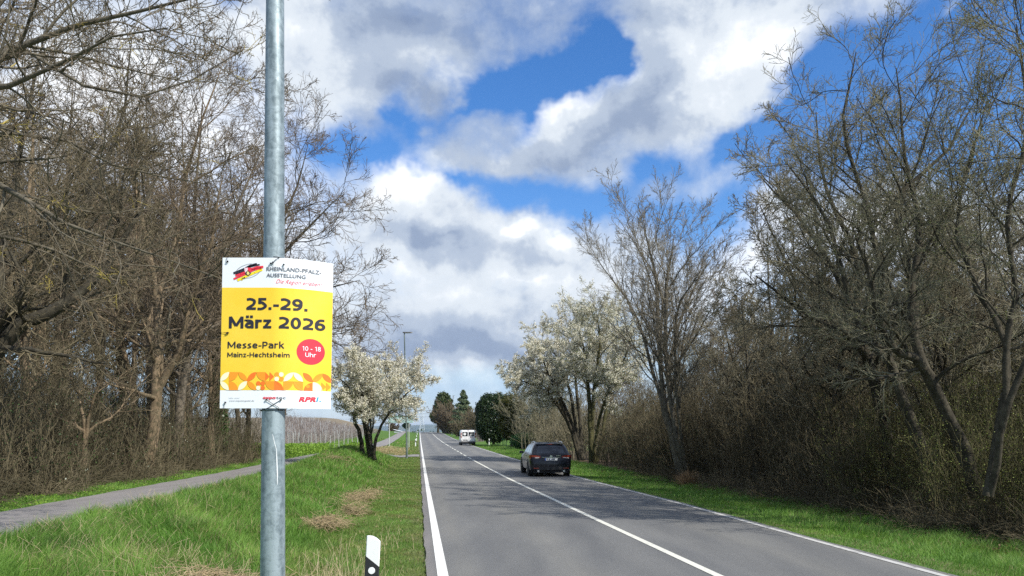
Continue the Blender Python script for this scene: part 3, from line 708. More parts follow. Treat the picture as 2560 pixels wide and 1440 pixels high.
rt6 = generic('bushy_tree', 46, 8.8, -.5, (B_stem, T_dim), 'rounded grey twiggy tree at the left shoulder of the right-hand wood', base=b, r=.12, spread=.42, dens=1.15, forks=3)
b = G(1540, 60)
rt7 = generic('small_tree', 47, 9.5, -1.0, (B_brown, T_red), 'red-brown bare tree behind the upright blossom tree', base=b, r=.12, spread=.40, forks=3, extras=[('seed_heads', 4, 5000, .03, .05, F_brown, .7)])
rt8 = copy_tree(rt7, G(1790, 42), 1.9, .95, 'red-brown bare tree with clinging seeds, right of the tall airy tree')

# right wood: filler trees deeper in
for px, D, sc, rot, lb in [(2060, 21, .9, 2.6, 'slender upright bare trunk left of the slim left-leaning trunk'), (2395, 18.5, .85, .4, 'thin upright bare tree squeezed right behind the thick dark leaning trunk'), (1890, 25, .75, 5.0, 'small upright bare tree rising from the right-hand thicket')]:
    copy_tree(rt5, G(px, D), rot, sc, lb)
Rg = np.random.default_rng(99)
gR = 'bare trees deep in the right-hand wood'
lab = 'slender bare tree deep in the right-hand wood behind the front row'
for (px, D, sc, src, rot) in [(2050, 34, .95, rt5, 1.1), (1890, 36, .85, rt6, 2.2), (2330, 27, 1.0, rt5, 4.0), (2480, 22, .95, rt6, .9), (2180, 30, .9, rt6, 3.6),
        (2600, 19, 1.0, rt5, 2.4), (2420, 34, 1.05, rt7, .2), (1800, 50, .95, rt5, 5.1), (1700, 58, .9, rt6, 2.9), (2250, 44, 1.1, rt7, 3.3), (2560, 32, 1.1, rt6, 5.4), (1980, 48, .95, rt7, .7),
        (1620, 66, .8, rt5, .3), (2130, 38, 1.05, rt6, 1.9), (2380, 23, .85, rt6, 2.6), (2280, 35, 1.1, rt5, 5.5), (2480, 28, 1.1, rt5, .4), (1920, 31, .8, rt5, 2.0), (2640, 26, 1.15, rt6, 3.0), (1850, 44, .9, rt6, 4.1), (2180, 52, 1.2, rt6, 1.2), (1740, 38, .7, rt6, 5.9), (1680, 46, .8, rt5, 2.5), (1590, 52, .7, rt6, 3.4), (2720, 15, .9, rt6, 4.4), (2070, 25.5, .75, rt6, 5.0)]:
    copy_tree(src, G(px, D), rot, sc, lab, gR)

# --- left wood
b = G(375, 27)
lt1 = build_tree('tan_tree', b, [
    (local(b, [(365, 1195, 27), (383, 1080, 27), (392, 960, 27), (395, 850, 27), (385, 700, 27.2), (350, 520, 27.4), (310, 300, 27.6)]), [.22, .20, .17, .13, .09, .06, .012]),
    (local(b, [(368, 1195, 27), (386, 1080, 27), (398, 960, 27), (440, 900, 26.8), (470, 780, 26.4), (520, 620, 26), (560, 430, 25.6)]), [.20, .19, .15, .12, .09, .06, .012]),
    (local(b, [(366, 1195, 27), (384, 1080, 27), (390, 940, 27.2), (370, 830, 27.8), (430, 640, 28.6), (470, 420, 29), (560, 150, 29.4)]), [.17, .17, .15, .11, .08, .06, .012]),
    ],
    [lv(15, (50, 12), .32, t=(.25, 1), S=8, up=.03, rr=.5, rmin=.010, fall=.4), lv(8, (38, 14), .52, t=(.12, 1), S=6, up=.05, rr=.6, rmin=.0075),
     lv(6, (38, 15), .58, t=(.1, 1), S=5, up=.02, rr=.65, rmin=.0075), lv(4, (38, 16), .68, t=(.1, 1), S=4, up=.03, rmin=.0055, rr=.7)],
    (B_tan, T_red), 'tree with a stout sunlit tan trunk forking low beside the cycle path', 'tree', seed=51)
b = G(205, 22)
lt2 = build_tree('young_tree', b, [
    (local(b, [(205, 1222, 22), (208, 1150, 22), (212, 1085, 22), (200, 1000, 22), (160, 880, 22), (150, 760, 22.4)]), [.075, .065, .055, .035, .02, .008]),
    (local(b, [(205, 1222, 22), (209, 1150, 22), (213, 1085, 22), (235, 1000, 21.8), (265, 900, 21.4), (300, 760, 21)]), [.07, .065, .055, .035, .02, .008]),
    (local(b, [(205, 1222, 22), (209, 1150, 22), (213, 1085, 22), (130, 1040, 21.2), (60, 1030, 20.6), (0, 1040, 20)]), [.06, .06, .05, .025, .015, .008]),
    (local(b, [(205, 1222, 22), (209, 1150, 22), (213, 1085, 22), (280, 1040, 22.4), (350, 960, 23), (420, 900, 23.4)]), [.06, .06, .05, .025, .015, .008])],
    [lv(14, (50, 14), .30, t=(.45, 1), S=6, up=.03, rr=.55, rmin=.008, fall=.3), lv(7, (44, 12), .42, t=(.15, 1), S=4, up=.02, rr=.6, rmin=.0065),
     lv(5, (42, 12), .45, t=(.1, 1), S=3, up=.02, rr=.65, rmin=.0055)],
    (B_tan, T_brown), 'small young tree with a thin light-coloured stem at the edge of the left thicket', 'tree', seed=52)
b = G(548, 44)
lt3 = build_tree('ivy_clad_tree', b, [
    (local(b, [(548, 1150, 44), (546, 1050, 44), (545, 900, 44), (560, 780, 44), (600, 640, 44), (620, 480, 44)]), [.26, .24, .20, .15, .10, .012]),
    (local(b, [(550, 1150, 44), (548, 1050, 44), (550, 900, 44), (640, 800, 44), (760, 740, 43.6), (900, 700, 43)]), [.22, .22, .19, .13, .08, .012]),
    (local(b, [(548, 1150, 44), (546, 1030, 44), (548, 860, 44), (640, 720, 44.5), (740, 600, 45), (860, 480, 45.4)]), [.22, .22, .19, .13, .08, .012]),
    (local(b, [(548, 1150, 44), (546, 1030, 44), (560, 880, 44), (660, 810, 44.5), (780, 830, 44), (880, 880, 43)]), [.20, .20, .16, .11, .07, .012]),
    (local(b, [(548, 1150, 44), (546, 1030, 44), (544, 880, 44), (470, 720, 43.5), (420, 560, 43)]), [.20, .20, .18, .11, .012]),
    (local(b, [(548, 1150, 44), (546, 1030, 44), (560, 820, 44), (660, 620, 44.5), (730, 500, 45), (770, 360, 45.6)]), [.20, .20, .18, .12, .07, .012]),
    ],
    [lv(13, (48, 14), .32, t=(.42, 1), S=8, up=.02, rr=.5, rmin=.013, fall=.35), lv(8, (38, 14), .52, t=(.12, 1), S=6, up=.05, rr=.6, rmin=.011),
     lv(6, (38, 15), .58, t=(.1, 1), S=5, up=.02, rr=.65, rmin=.010), lv(4, (38, 16), .68, t=(.1, 1), S=4, up=.03, rmin=.008, rr=.7)],
    (B_dark, T_red), 'ivy-clad tree whose wide brown crown spreads right behind the metal pole', 'tree', seed=53)
rg = np.random.default_rng(5)
def ivy(root, pts, rad, n, spread, size=.06, seed=5):
    rg = np.random.default_rng(seed); P = resample(np.array(pts), 30); t = rg.uniform(0, .999, n)**.9*30; i = t.astype(int); f = (t-i)[:, None]
    c = P[i]*(1-f)+P[i+1]*f; a = rg.uniform(0, 6.28, n); r = rad*(.9+spread*np.abs(rg.normal(0, .5, n))*(1-.4*t/30)); c[:, 0] += np.cos(a)*r; c[:, 1] += np.sin(a)*r
    V, Q = flakes(rg, c, size, .04, .9); link('ivy', mesh_np('ivy', V, [Q]), F_ivy, root)
ivy(lt3, local(b, [(548, 1150, 44), (546, 1050, 44), (545, 900, 44), (560, 780, 44)]), .28, 9000, 1.3)

# near tree at the left edge: trunk outside the frame, long lichen-covered limbs hanging into the picture
b = G(-420, 9.5)
near_t = build_tree('lichen_tree', b, [
    (local(b, [(-420, 1400, 9.5), (-400, 1000, 9.5), (-380, 700, 9.6), (-300, 400, 9.6), (-60, 170, 9.4), (200, 60, 9.2), (420, 10, 9.0), (640, -60, 8.8)]), [.25, .22, .18, .11, .045, .030, .016, .005]),
    (local(b, [(-410, 1400, 9.5), (-390, 1000, 9.5), (-300, 640, 9.2), (-120, 440, 8.8), (60, 500, 8.4), (170, 560, 8.2), (330, 620, 8.0), (560, 700, 7.8)]), [.25, .22, .15, .055, .028, .02, .012, .004]),
    (local(b, [(-410, 1400, 9.5), (-390, 1000, 9.5), (-330, 560, 9.9), (-160, 260, 10.2), (40, 120, 10.4), (160, 190, 10.5), (300, 240, 10.6), (430, 220, 10.8), (600, 130, 11)]), [.25, .22, .15, .07, .030, .024, .018, .011, .005]),
    (local(b, [(-415, 1400, 9.5), (-395, 1000, 9.5), (-330, 500, 10.4), (-120, 160, 11), (60, -60, 11.4), (260, -150, 11.8)]), [.25, .22, .16, .07, .035, .012]),
    (local(b, [(-410, 1400, 9.5), (-390, 1000, 9.5), (-310, 700, 10), (-150, 380, 10.5), (0, 330, 10.6), (180, 360, 10.7), (360, 440, 10.9), (520, 460, 11)]), [.25, .22, .14, .05, .028, .02, .013, .005]),
    (local(b, [(-410, 1400, 9.5), (-390, 1000, 9.5), (-310, 600, 8.9), (-130, 250, 8.2), (60, 200, 7.8), (240, 110, 7.6), (420, 70, 7.4)]), [.25, .22, .14, .05, .024, .013, .005]),
    (local(b, [(-410, 1400, 9.5), (-390, 1000, 9.5), (-320, 740, 10), (-170, 600, 10.2), (0, 590, 10.2), (160, 640, 10.0), (300, 700, 9.8)]), [.25, .22, .12, .05, .03, .018, .006]),
    ],
    [lv(24, (44, 14), .17, t=(.40, 1), S=8, up=.02, rr=.5, rmin=.005, fall=.25), lv(8, (46, 12), .40, t=(.1, 1), S=5, up=.03, rr=.6, rmin=.0036),
     lv(6, (46, 14), .40, t=(.1, 1), S=4, up=.04, rr=.65, rmin=.003), lv(3, (46, 14), .35, t=(.15, 1), S=2, up=.02, rmin=.0026, rr=.7)],
    (B_stem, T_lichen), 'near tree at the left edge with long drooping branches spotted with yellow lichen', 'tree', seed=54,
    extras=[('buds', 4, 14000, .006, .008, F_brown, .6)])
# thick limb leaning in at the left edge
b = G(-110, 17)
lt4 = build_tree('crooked_tree', b, [
    (local(b, [(-240, 1330, 17), (-120, 1050, 17), (0, 870, 17), (70, 800, 17), (160, 770, 17), (240, 700, 17.2), (330, 560, 17.5), (420, 400, 18)]), [.20, .19, .17, .15, .12, .08, .05, .012]),
    (local(b, [(-240, 1330, 17), (-120, 1040, 17), (-20, 850, 17), (0, 700, 17.3), (30, 520, 17.6), (60, 300, 18), (120, 60, 18.4)]), [.18, .18, .16, .12, .09, .05, .012]),
    (local(b, [(-240, 1330, 17), (-120, 1040, 17), (-20, 850, 17), (60, 730, 17.3), (210, 520, 18), (300, 330, 18.6), (330, 90, 19)]), [.16, .16, .14, .10, .07, .04, .012]),
    ],
    [lv(16, (52, 14), .28, t=(.35, 1), S=8, up=.02, rr=.5, rmin=.009, fall=.4), lv(8, (38, 14), .52, t=(.12, 1), S=6, up=.05, rr=.6, rmin=.0065),
     lv(6, (38, 15), .58, t=(.1, 1), S=5, up=.02, rr=.65, rmin=.006), lv(4, (38, 12), .6, t=(.1, 1), S=4, up=.02, rmin=.0048, rr=.7)],
    (B_dark, T_brown), 'dark crooked limbed tree leaning in low from the left edge', 'tree', seed=55)
b = G(440, 33)
lt5 = generic('bare_tree', 56, 16.5, 1.2, (B_brown, T_red), 'tall bare tree whose crown tips reach the sky just left of the metal pole', base=b, r=.2, spread=.40, forks=3)
b = G(60, 25)
lt6 = generic('pale_trunk_tree', 57, 13.5, .3, (B_tan, T_brown), 'bare tree with a pale upright trunk near the left edge behind the thicket', base=b, r=.17, spread=.38)
gL = 'bare trees deep in the left-hand wood'
lab = 'slender bare tree deep in the left-hand wood behind the thicket'
for (px, D, sc, src, rot) in [(130, 36, 1.15, lt5, 1.4), (250, 42, 1.1, lt6, 2.7), (330, 35, .95, lt6, .6), (620, 52, .9, lt5, 5.2), (-40, 28, 1.0, lt5, 3.1), (0, 40, 1.25, lt5, 4.6), (430, 50, 1.1, lt6, 5.9),
                              (-200, 30, 1.1, lt6, 1.0), (530, 38, .85, lt6, 3.9), (700, 50, .62, lt5, .9), (90, 30, 1.05, lt6, 4.9), (480, 42, 1.05, lt5, 3.4), (560, 46, .95, lt6, .2), (-100, 21, .8, lt6, 2.2), (310, 48, 1.3, lt5, 5.0), (160, 48, 1.35, lt6, 1.7), (600, 58, .95, lt5, 2.9), (-60, 50, 1.5, lt5, 2.0), (460, 36, .8, lt6, 5.2), (380, 40, 1.2, lt5, 2.2)]:
    copy_tree(src, G(px, D), rot, sc, lab, gL)

# ------------------------------------------------------------------ thickets: nobody could count the stems
def thicket(name, label, pos, hfun, mats, seed, lean=(0, 0, 0), whips=7, leaves=None, rbase=.012, rtw=.005, wob=.045, sub=3):
    rg = np.random.default_rng(seed); n = len(pos); D0 = rg.normal(0, .22, (n, 3)); D0[:, 2] = 1; D0 += np.array(lean); D0 = norm(D0)
    H = hfun(pos, rg); R = np.full(n, rbase)*rg.uniform(.6, 1.6, n)
    p, r = branches(rg, pos, D0, H, R, 7, wob, .02, .8, rtw)
    a = spawn(rg, p, r, dict(n=whips, t=(.15, 1), ang=(28, 10), len=.38, S=4, wob=.15, up=.05, rr=.6, rmin=rtw, fall=.5))
    c = spawn(rg, a[0], a[1], dict(n=sub, t=(.1, 1), ang=(34, 12), len=.45, S=2, wob=.15, up=.04, rr=.7, rmin=rtw*.8, fall=.3))
    V, Q = tubes([(p, r, 4), (a[0], a[1], 3), (c[0], c[1], 3)])
    o = link(name, mesh_np(name, V, [Q], False), mats); tag(o, label, 'thicket', None, 'stuff')
    if leaves:
        V, Q = flakes(rg, along(rg, c[0], leaves[0]), leaves[1], .04, .6); q = link('thicket_leaves', mesh_np('thicket_leaves', V, [Q]), leaves[2], o)
    return o
def scatter_px(rg, n, pxr, Dr, smin=None, smax=None, pw=1.0):
    out = []
    while len(out) < n:
        D = Dr[0]+(Dr[1]-Dr[0])*rg.random()**pw; px = rg.uniform(*pxr); x = X_(px, D); s_ = x-float(XL(D))
        if smin is not None and s_ < smin+.5*snoise(s_*0, D, .9, 3): continue
        if smax is not None and s_ > smax+.5*snoise(s_*0, D, .9, 4): continue
        out.append((x, D, float(gz(s_, D))-.05))
    return np.array(out)
rg = np.random.default_rng(3)
thicket('bramble_thicket', 'tangled brown thicket of thin stems along the far edge of the cycle path', scatter_px(rg, 2300, (-150, 660), (13, 52), None, -9.3, 1.2),
        lambda p, r: r.uniform(1.4, 5.2, len(p))*(.5+.5*sst(-(p[:, 0]-XL(p[:, 1])), 9, 14)), T_thick, 61, whips=7, leaves=(26000, .028, F_ivy), rbase=.018, rtw=.006)
thicket('bramble_thicket', 'dark whippy thicket between the tall airy tree and the leaning trunks', scatter_px(rg, 1700, (1620, 2200), (16, 46), 10.2, None, 1.2),
        lambda p, r: r.uniform(2.0, 5.6, len(p))*(.55+.4*sst(p[:, 0]-XL(p[:, 1]), 10, 14)), T_thick, 62, lean=(-.12, 0, 0), whips=8, rbase=.014, rtw=.006)
thicket('bramble_thicket', 'olive green-leaved thicket under the leaning trunks at the right', scatter_px(rg, 1500, (2080, 2750), (9.5, 32), 9.9, None, 1.3),
        lambda p, r: r.uniform(1.0, 4.2, len(p))*(.5+.5*sst(p[:, 0]-XL(p[:, 1]), 9, 13)), T_thick2, 63, whips=8, leaves=(85000, .015, F_bud), rbase=.011, rtw=.0045)
thicket('hedge_thicket', 'yellow-brown scrub beyond the black car below the blossom trees', scatter_px(rg, 900, (1300, 1700), (52, 100), 10.3, None, 1.2),
        lambda p, r: r.uniform(1.8, 5.2, len(p)), T_dim, 64, whips=8, leaves=(30000, .03, F_oliv), rbase=.018, rtw=.011)
thicket('hedge_thicket', 'dark low scrub at the feet of the tall airy tree', scatter_px(rg, 700, (1500, 1800), (31, 50), 10.0, None, 1.2),
        lambda p, r: r.uniform(.8, 3.2, len(p)), T_thick, 65, whips=8, leaves=(12000, .022, F_laurel), rbase=.014, rtw=.008)
# leafless edge brambles low over the verge
def bramble(name, label, pos, m, seed, h=(.5, 1.3), lean=(0, 0, 0), r=.004):
    rg = np.random.default_rng(seed); n = len(pos); D0 = rg.normal(0, .7, (n, 3)); D0[:, 2] = np.abs(D0[:, 2])+.5; D0 = norm(D0+np.array(lean))
    p, rr = branches(rg, pos, D0, rg.uniform(h[0], h[1], n), np.full(n, r*1.5), 6, .2, -.16, .6, r)
    a = spawn(rg, p, rr, dict(n=4, t=(.1, 1), ang=(45, 15), len=.5, S=3, wob=.2, up=-.08, rr=.7, rmin=r*.8))
    V, Q = tubes([(p, rr, 3), (a[0], a[1], 3)]); o = link(name, mesh_np(name, V, [Q]), m); return tag(o, label, 'brambles', None, 'stuff')
bramble('brambles', 'low tangle of grey-brown brambles between the right verge grass and the wood', scatter_px(rg, 3800, (1600, 2700), (9.5, 42), 9.4, 10.9, 1.2), T_thick, 71, h=(.4, 1.1))
bramble('brambles', 'low tangle of dead brambles at the foot of the left thicket', scatter_px(rg, 2600, (-150, 640), (13, 46), -11, -9.1, 1.1), T_thick, 72, h=(.4, 1.2), r=.006)

# ------------------------------------------------------------------ grass
def blades(P, h, w, col, rg, bend=.5, lean=None):
    n = len(P); a = rg.uniform(0, 6.28, n); side = np.stack([np.cos(a), np.sin(a), a*0], -1)
    b = rg.uniform(0, 6.28, n); dirn = np.stack([np.cos(b), np.sin(b), b*0], -1)
    if lean is not None: dirn = norm(dirn+lean)
    k = (bend*rg.uniform(.3, 1.3, n)*h)[:, None]; up = np.array([0, 0, 1.])
    mid = P+dirn*k*.3+up*(h*.55)[:, None]; tip = P+dirn*k+up*(h*rg.uniform(.75, 1.0, n))[:, None]
    w = w[:, None]
    V = np.stack([P-side*w, P+side*w, mid+side*w*.75, mid-side*w*.75, tip], 1).reshape(-1, 3)
    i = np.arange(n)*5
    Q = np.stack([i, i+1, i+2, i+3], -1); T = np.stack([i+3, i+2, i+4], -1)
    return V, Q, T, np.repeat(col, 5, axis=0)
G1, G2, G3, STRAW, OLIVE = np.array((.145, .30, .045)), np.array((.245, .40, .075)), np.array((.08, .195, .037)), np.array((.50, .40, .22)), np.array((.23, .20, .075))
M_blade = leafy('grass_blade', (0, 0, 0), (0, 0, 0), .40, tinted=True, rough=.55)
def lawn(name, label, n, D0, D1, smin, smax, hfun, seed, straw=.06, pw=1.5, pxr=(-150, 2700), dark=0.0):
    rg = np.random.default_rng(seed); Ps, k = [], 0
    while k < n:
        m = n; u = rg.random(m); e = 1-pw
        D = (D0**e+u*(D1**e-D0**e))**(1/e)
        s = rg.uniform(smin, smax, m); s = s+(dR(D) if smin > 3 else 0); x = XL(D)+s; px = CX+x/D*F
        ok = (px > pxr[0]) & (px < pxr[1]) & ~((s > PL(D)-.06+.08*snoise(D, D*0, 1.7)) & (s < PR(D)+.06+.09*snoise(D, D*0, 2.1, 2)))
        # clumps: fewer blades on the bare patches
        c = snoise(x, D, 3.1, 7)+.5*snoise(x, D, 9, 3); ok &= rg.random(m) < (.62+.5*c)
        ok &= ~((D > 58.2) & (D < 62.8) & (s > -7) & (s < 0))
        Ps.append(np.stack([x, D, s], -1)[ok]); k += ok.sum()
    A = np.concatenate(Ps)[:n]; x, D, s = A.T; P = np.stack([x, D, gz(s, D)-.01], -1)
    h = hfun(s, D, rg)*(1+.35*snoise(x, D, 2.3, 5)+.25*snoise(x, D, 6.1, 1)); h = np.maximum(h, .025)
    w = np.maximum(.0022, .00033*D)*rg.uniform(.7, 1.4, len(D))
    t = np.clip(.5+.5*snoise(x, D, .9, 2)+rg.normal(0, .22, len(D)), 0, 1)[:, None]; q = np.clip(.35+.6*snoise(x, D, 2.1, 8)+rg.normal(0, .2, len(D)), 0, 1)[:, None]
    col = G1*(1-t)+G2*t; col = col*(1-q*.6)+G3*q*.6
    short = sst(s, -2.4, -1.5)*(s < 0); o = (short*np.clip(.5+.5*snoise(x, D, 2.6, 4), 0, 1))[:, None]*.8; col = col*(1-o)+OLIVE*o
    st = rg.random(len(D)) < straw*(1+1.6*snoise(x, D, 1.7, 6)); col[st] = STRAW*rg.uniform(.6, 1.1, (st.sum(), 1))
    dr = (D > 63) & (D < 90) & (s > -5.2) & (s < -1.3) & (rg.random(len(D)) < .85); col[dr] = STRAW*rg.uniform(.75, 1.15, (dr.sum(), 1))
    a = snoise(x, D, 1.1, 9)*3.1; ln = np.stack([np.cos(a), np.sin(a), a*0], -1)*.8
    V, Q, T, C = blades(P, h, w, col, rg, .7, ln)
    o = link(name, mesh_np(name, V, [Q, T], False, C), M_blade); return tag(o, label, 'grass', None, 'stuff')
def h_left(s, D, rg): return (.055+.15*sst(-s, 1.3, 2.6)+.05*sst(-s, 3, 5))*rg.uniform(.55, 1.25, len(s))
lawn('verge_grass', 'lush green grass between the road and the cycle path', 190000, 5.5, 75, -6.3, -.19, h_left, 81, .09)
lawn('verge_grass', 'strip of green grass along the far side of the cycle path', 50000, 11, 62, -10.2, -8.0, lambda s, D, r: (.05+.05*sst(-s, 8.3, 9.0))*r.uniform(.5, 1.3, len(s)), 82, .05)
lawn('verge_grass', 'green grass verge between the road and the right-hand wood', 110000, 7, 100, RW+.13, RW+3.6, lambda s, D, r: (.06+.13*sst(s-RW, .5, 1.6))*r.uniform(.55, 1.25, len(s)), 83, .04)
lawn('verge_grass', 'far green grass strip beside the distant cycle path', 14000, 62, 130, -13, -.4, lambda s, D, r: .16*r.uniform(.5, 1.2, len(s)), 84, .12, pw=1.2)
# straw-coloured dead stalks standing and lodged in the foreground grass
def stalks(P, L, rg, r, flat=.3):
    n = len(P); D0 = rg.normal(0, flat, (n, 3)); D0[:, 2] = 1; D0 = norm(D0)
    return branches(rg, P, D0, L, np.full(n, r), 6, .10, -.07, .6, r*.6)
rg = np.random.default_rng(9); pp = []
for (px, D, rx, ry, n, L, fl, r) in [(540, 8.0, .75, .7, 420, (.22, .5), .45, .0026), (430, 9.6, .8, .7, 220, (.2, .42), .6, .0026), (650, 7.6, .6, .5, 240, (.2, .45), .4, .0026), (60, 9.0, 1.0, 1.2, 200, (.2, .45), .6, .0028),
        (160, 11, 1.4, .8, 120, (.2, .4), .6, .003), (300, 13.0, 1.6, .5, 110, (.2, .42), .5, .0032), (420, 15, 1.0, .6, 70, (.25, .5), .4, .0034), (850, 7.4, .30, .5, 120, (.35, .75), .12, .0024), (780, 7.2, .4, .5, 150, (.25, .5), .35, .0024),
        (720, 9, 1.0, 1.0, 60, (.15, .35), .5, .0024), (480, 19, 1.6, 1.5, 40, (.3, .55), .25, .004), (930, 12, .6, 1.2, 50, (.15, .3), .4, .003)]:
    x = X_(px, D)+rg.normal(0, rx*.6, n); y = D+rg.normal(0, ry*.6, n); s = x-XL(y); s = np.minimum(s, -.5); z = gz(s, y)
    ok = ~((s > PL(y)-.1) & (s < PR(y)+.15)); P = np.stack([x, y, z-.01], -1)[ok]
    pp.append(stalks(P, rg.uniform(L[0], L[1], len(P)), rg, r, fl)+(3,))
M_straw = mat('straw', (.46, .36, .20), .7, noise_=(3, (.62, .52, .32), .35, .65))
V, Q = tubes(pp); tag(link('dry_grass', mesh_np('dry_grass', V, [Q]), M_straw), 'straw-coloured dead grass stalks in the foreground verge', 'dry grass', None, 'stuff')
# matted dead patches
pp = []
for (px, D, rx, ry, n) in [(905, 21.5, .42, 2.0, 560), (880, 17.5, .35, .6, 260), (815, 14.8, .34, .6, 460), (845, 34, .8, 1.2, 200), (640, 8.1, .8, .5, 260), (540, 8.6, .55, .4, 420)]:
    x = X_(px, D)+rg.normal(0, rx*.5, n); y = D+rg.normal(0, ry*.5, n); s = x-XL(y); z = gz(s, y)+.04+rg.uniform(0, .24, n)
    Dr = rg.normal(0, 1, (n, 3)); Dr[:, 2] = rg.normal(0, .25, n); Dr = norm(Dr)
    pp.append(branches(rg, np.stack([x, y, z], -1), Dr, rg.uniform(.12, .35, n), np.full(n, .0035+.0001*D), 3, .2, -.05, .5, .002)+(3,))
M_mat = mat('matted_straw', (.24, .18, .095), .8, noise_=(3, (.50, .38, .22), .35, .65))
V, Q = tubes(pp); tag(link('dry_grass', mesh_np('dry_grass', V, [Q]), M_mat), 'matted pale dead grass patches on the slope beside the road', 'dry grass', None, 'stuff')
# leafy herbs beyond the bend of the path, and small weeds along the path edge
def herbs(name, label, P, h, size, m, rg):
    c = P.copy(); c[:, 2] += h*rg.random(len(P)); V, Q = flakes(rg, c, size, .02, .8); return tag(link(name, mesh_np(name, V, [Q]), m), label, 'herbs', None, 'stuff')
n = 60000; y = rg.uniform(48.5, 66, n); s = rg.uniform(-24, -3.6, n); ok = ~((s > PL(y)-.1) & (s < PR(y)+.1)) & (rg.random(n) < .75+.5*snoise(s, y, .9, 2)) & ~((y < 53) & (s > -8)) & ~((y > 57.5) & (s > -7)); s, y = s[ok], y[ok]
herbs('herb_strip', 'bright leafy green herbs between the cycle path and the vineyard', np.stack([XL(y)+s, y, gz(s, y)], -1), .62, .07, F_ground, rg)
n = 16000; y = 11*(55/11)**rg.random(n); s = rg.uniform(-9.9, -8.15, n); ok = rg.random(n) < .4+.7*snoise(s, y, 1.9, 2); s, y = s[ok], y[ok]
herbs('herb_strip', 'low leafy weeds and litter at the edge of the left thicket', np.stack([XL(y)+s, y, gz(s, y)], -1), .09, .018, F_ground, rg)
n = 9000; y = 9*(40/9)**rg.random(n); s = RW+rg.uniform(2.3, 3.8, n); herbs('leaf_litter', 'brown dead leaves along the foot of the right-hand wood', np.stack([XL(y)+s, y, gz(s, y)], -1), .10, .022, F_brown, rg)
# orange-brown tuft at the verge edge
b = G(1720, 27.5); tb = np.tile(np.array(b), (420, 1))+rg.normal(0, .10, (420, 3))*np.array([1, 1, 0]); p, r = stalks(tb, rg.uniform(.3, .7, 420), rg, .006, .5)
tag(link('grass_tuft', mesh_np('grass_tuft', *[(v if i == 0 else [v]) for i, v in enumerate(tubes([(p, r, 3)]))]), mat('tuft', (.42, .26, .13), .8)), 'orange-brown dead grass tuft at the edge of the right verge below the thicket', 'grass tuft')

# ------------------------------------------------------------------ the metal pole and the poster tied to it
def galvanised(name):
    m = bpy.data.materials.new(name); m.use_nodes = True; t = m.node_tree; b = t.nodes['Principled BSDF']
    b.inputs['Metallic'].default_value = .35; b.inputs['Roughness'].default_value = .5
    tcn = t.nodes.new('ShaderNodeTexCoord')
    v = t.nodes.new('ShaderNodeTexNoise'); v.inputs['Scale'].default_value = 26; v.inputs['Detail'].default_value = 5; v.inputs['Roughness'].default_value = .65; v.inputs['Distortion'].default_value = .6
    mp = t.nodes.new('ShaderNodeMapping'); mp.inputs['Scale'].default_value = (5, 5, .7); t.links.new(tcn.outputs['Object'], mp.inputs[0])
    w = t.nodes.new('ShaderNodeTexNoise'); w.inputs['Scale'].default_value = 4; w.inputs['Detail'].default_value = 6
    t.links.new(tcn.outputs['Object'], v.inputs[0]); t.links.new(mp.outputs[0], w.inputs[0])
    ad = t.nodes.new('ShaderNodeMath'); ad.operation = 'MULTIPLY_ADD'; t.links.new(v.outputs[0], ad.inputs[0]); ad.inputs[1].default_value = .8; t.links.new(w.outputs[0], ad.inputs[2])
    r = t.nodes.new('ShaderNodeValToRGB'); r.color_ramp.elements[0].position = .72; r.color_ramp.elements[0].color = (.15, .195, .212, 1); r.color_ramp.elements[1].position = 1.08; r.color_ramp.elements[1].color = (.33, .40, .425, 1)
    t.links.new(ad.outputs[0], r.inputs[0]); t.links.new(r.outputs[0], b.inputs['Base Color'])
    bb = t.nodes.new('ShaderNodeBump'); bb.inputs['Strength'].default_value = .25; bb.inputs['Distance'].default_value = .003; t.links.new(v.outputs[0], bb.inputs['Height']); t.links.new(bb.outputs[0], b.inputs['Normal'])
    return m
M_zinc = galvanised('galvanised_steel')
PD = 4.262
def pole_c(z): return -1.342+(z-.87)/3.23*.0135
def pole_r(z): return .0676-(z-.87)*.0058
base = (pole_c(-.2), PD, -.22)
pole = empty('street_lamp_pole', base, 'thick galvanised metal pole in the foreground carrying the yellow poster', 'pole')
mb = MB(); zs = [-.22, .2, .87, 1.6, 2.4, 3.3, 4.2, 5.5, 7.4]
mb.ring([(pole_c(z)-base[0], 0, z-base[2]) for z in zs], [pole_r(z) for z in zs], 48); mb.build('shaft', M_zinc, pole, True, auto=50)
mb = MB(); pr = pole_r(1.5)
pts = [(681, 1085), (683, 1093), (687, 1112), (690, 1124), (691, 1150), (692, 1185), (692, 1212)]
vs = []
for i, (a, b_) in enumerate(pts):
    z = Z_(b_, 4.2); r_ = pole_r(z)+.0012; wdt = [.0006, .0016, .0014, .0010, .0022, .0022, .0008][i]
    for sg in (-1, 1):
        x = X_(a, 4.2)-pole_c(z)+sg*wdt; vs.append((pole_c(z)+x-base[0], -sqrt(r_*r_-x*x), z-base[2]))
mb.add(vs, [(2*i, 2*i+1, 2*i+3, 2*i+2) for i in range(len(pts)-1)]); mb.build('paint_drip', mat('drip', (.75, .78, .78), .6), pole)

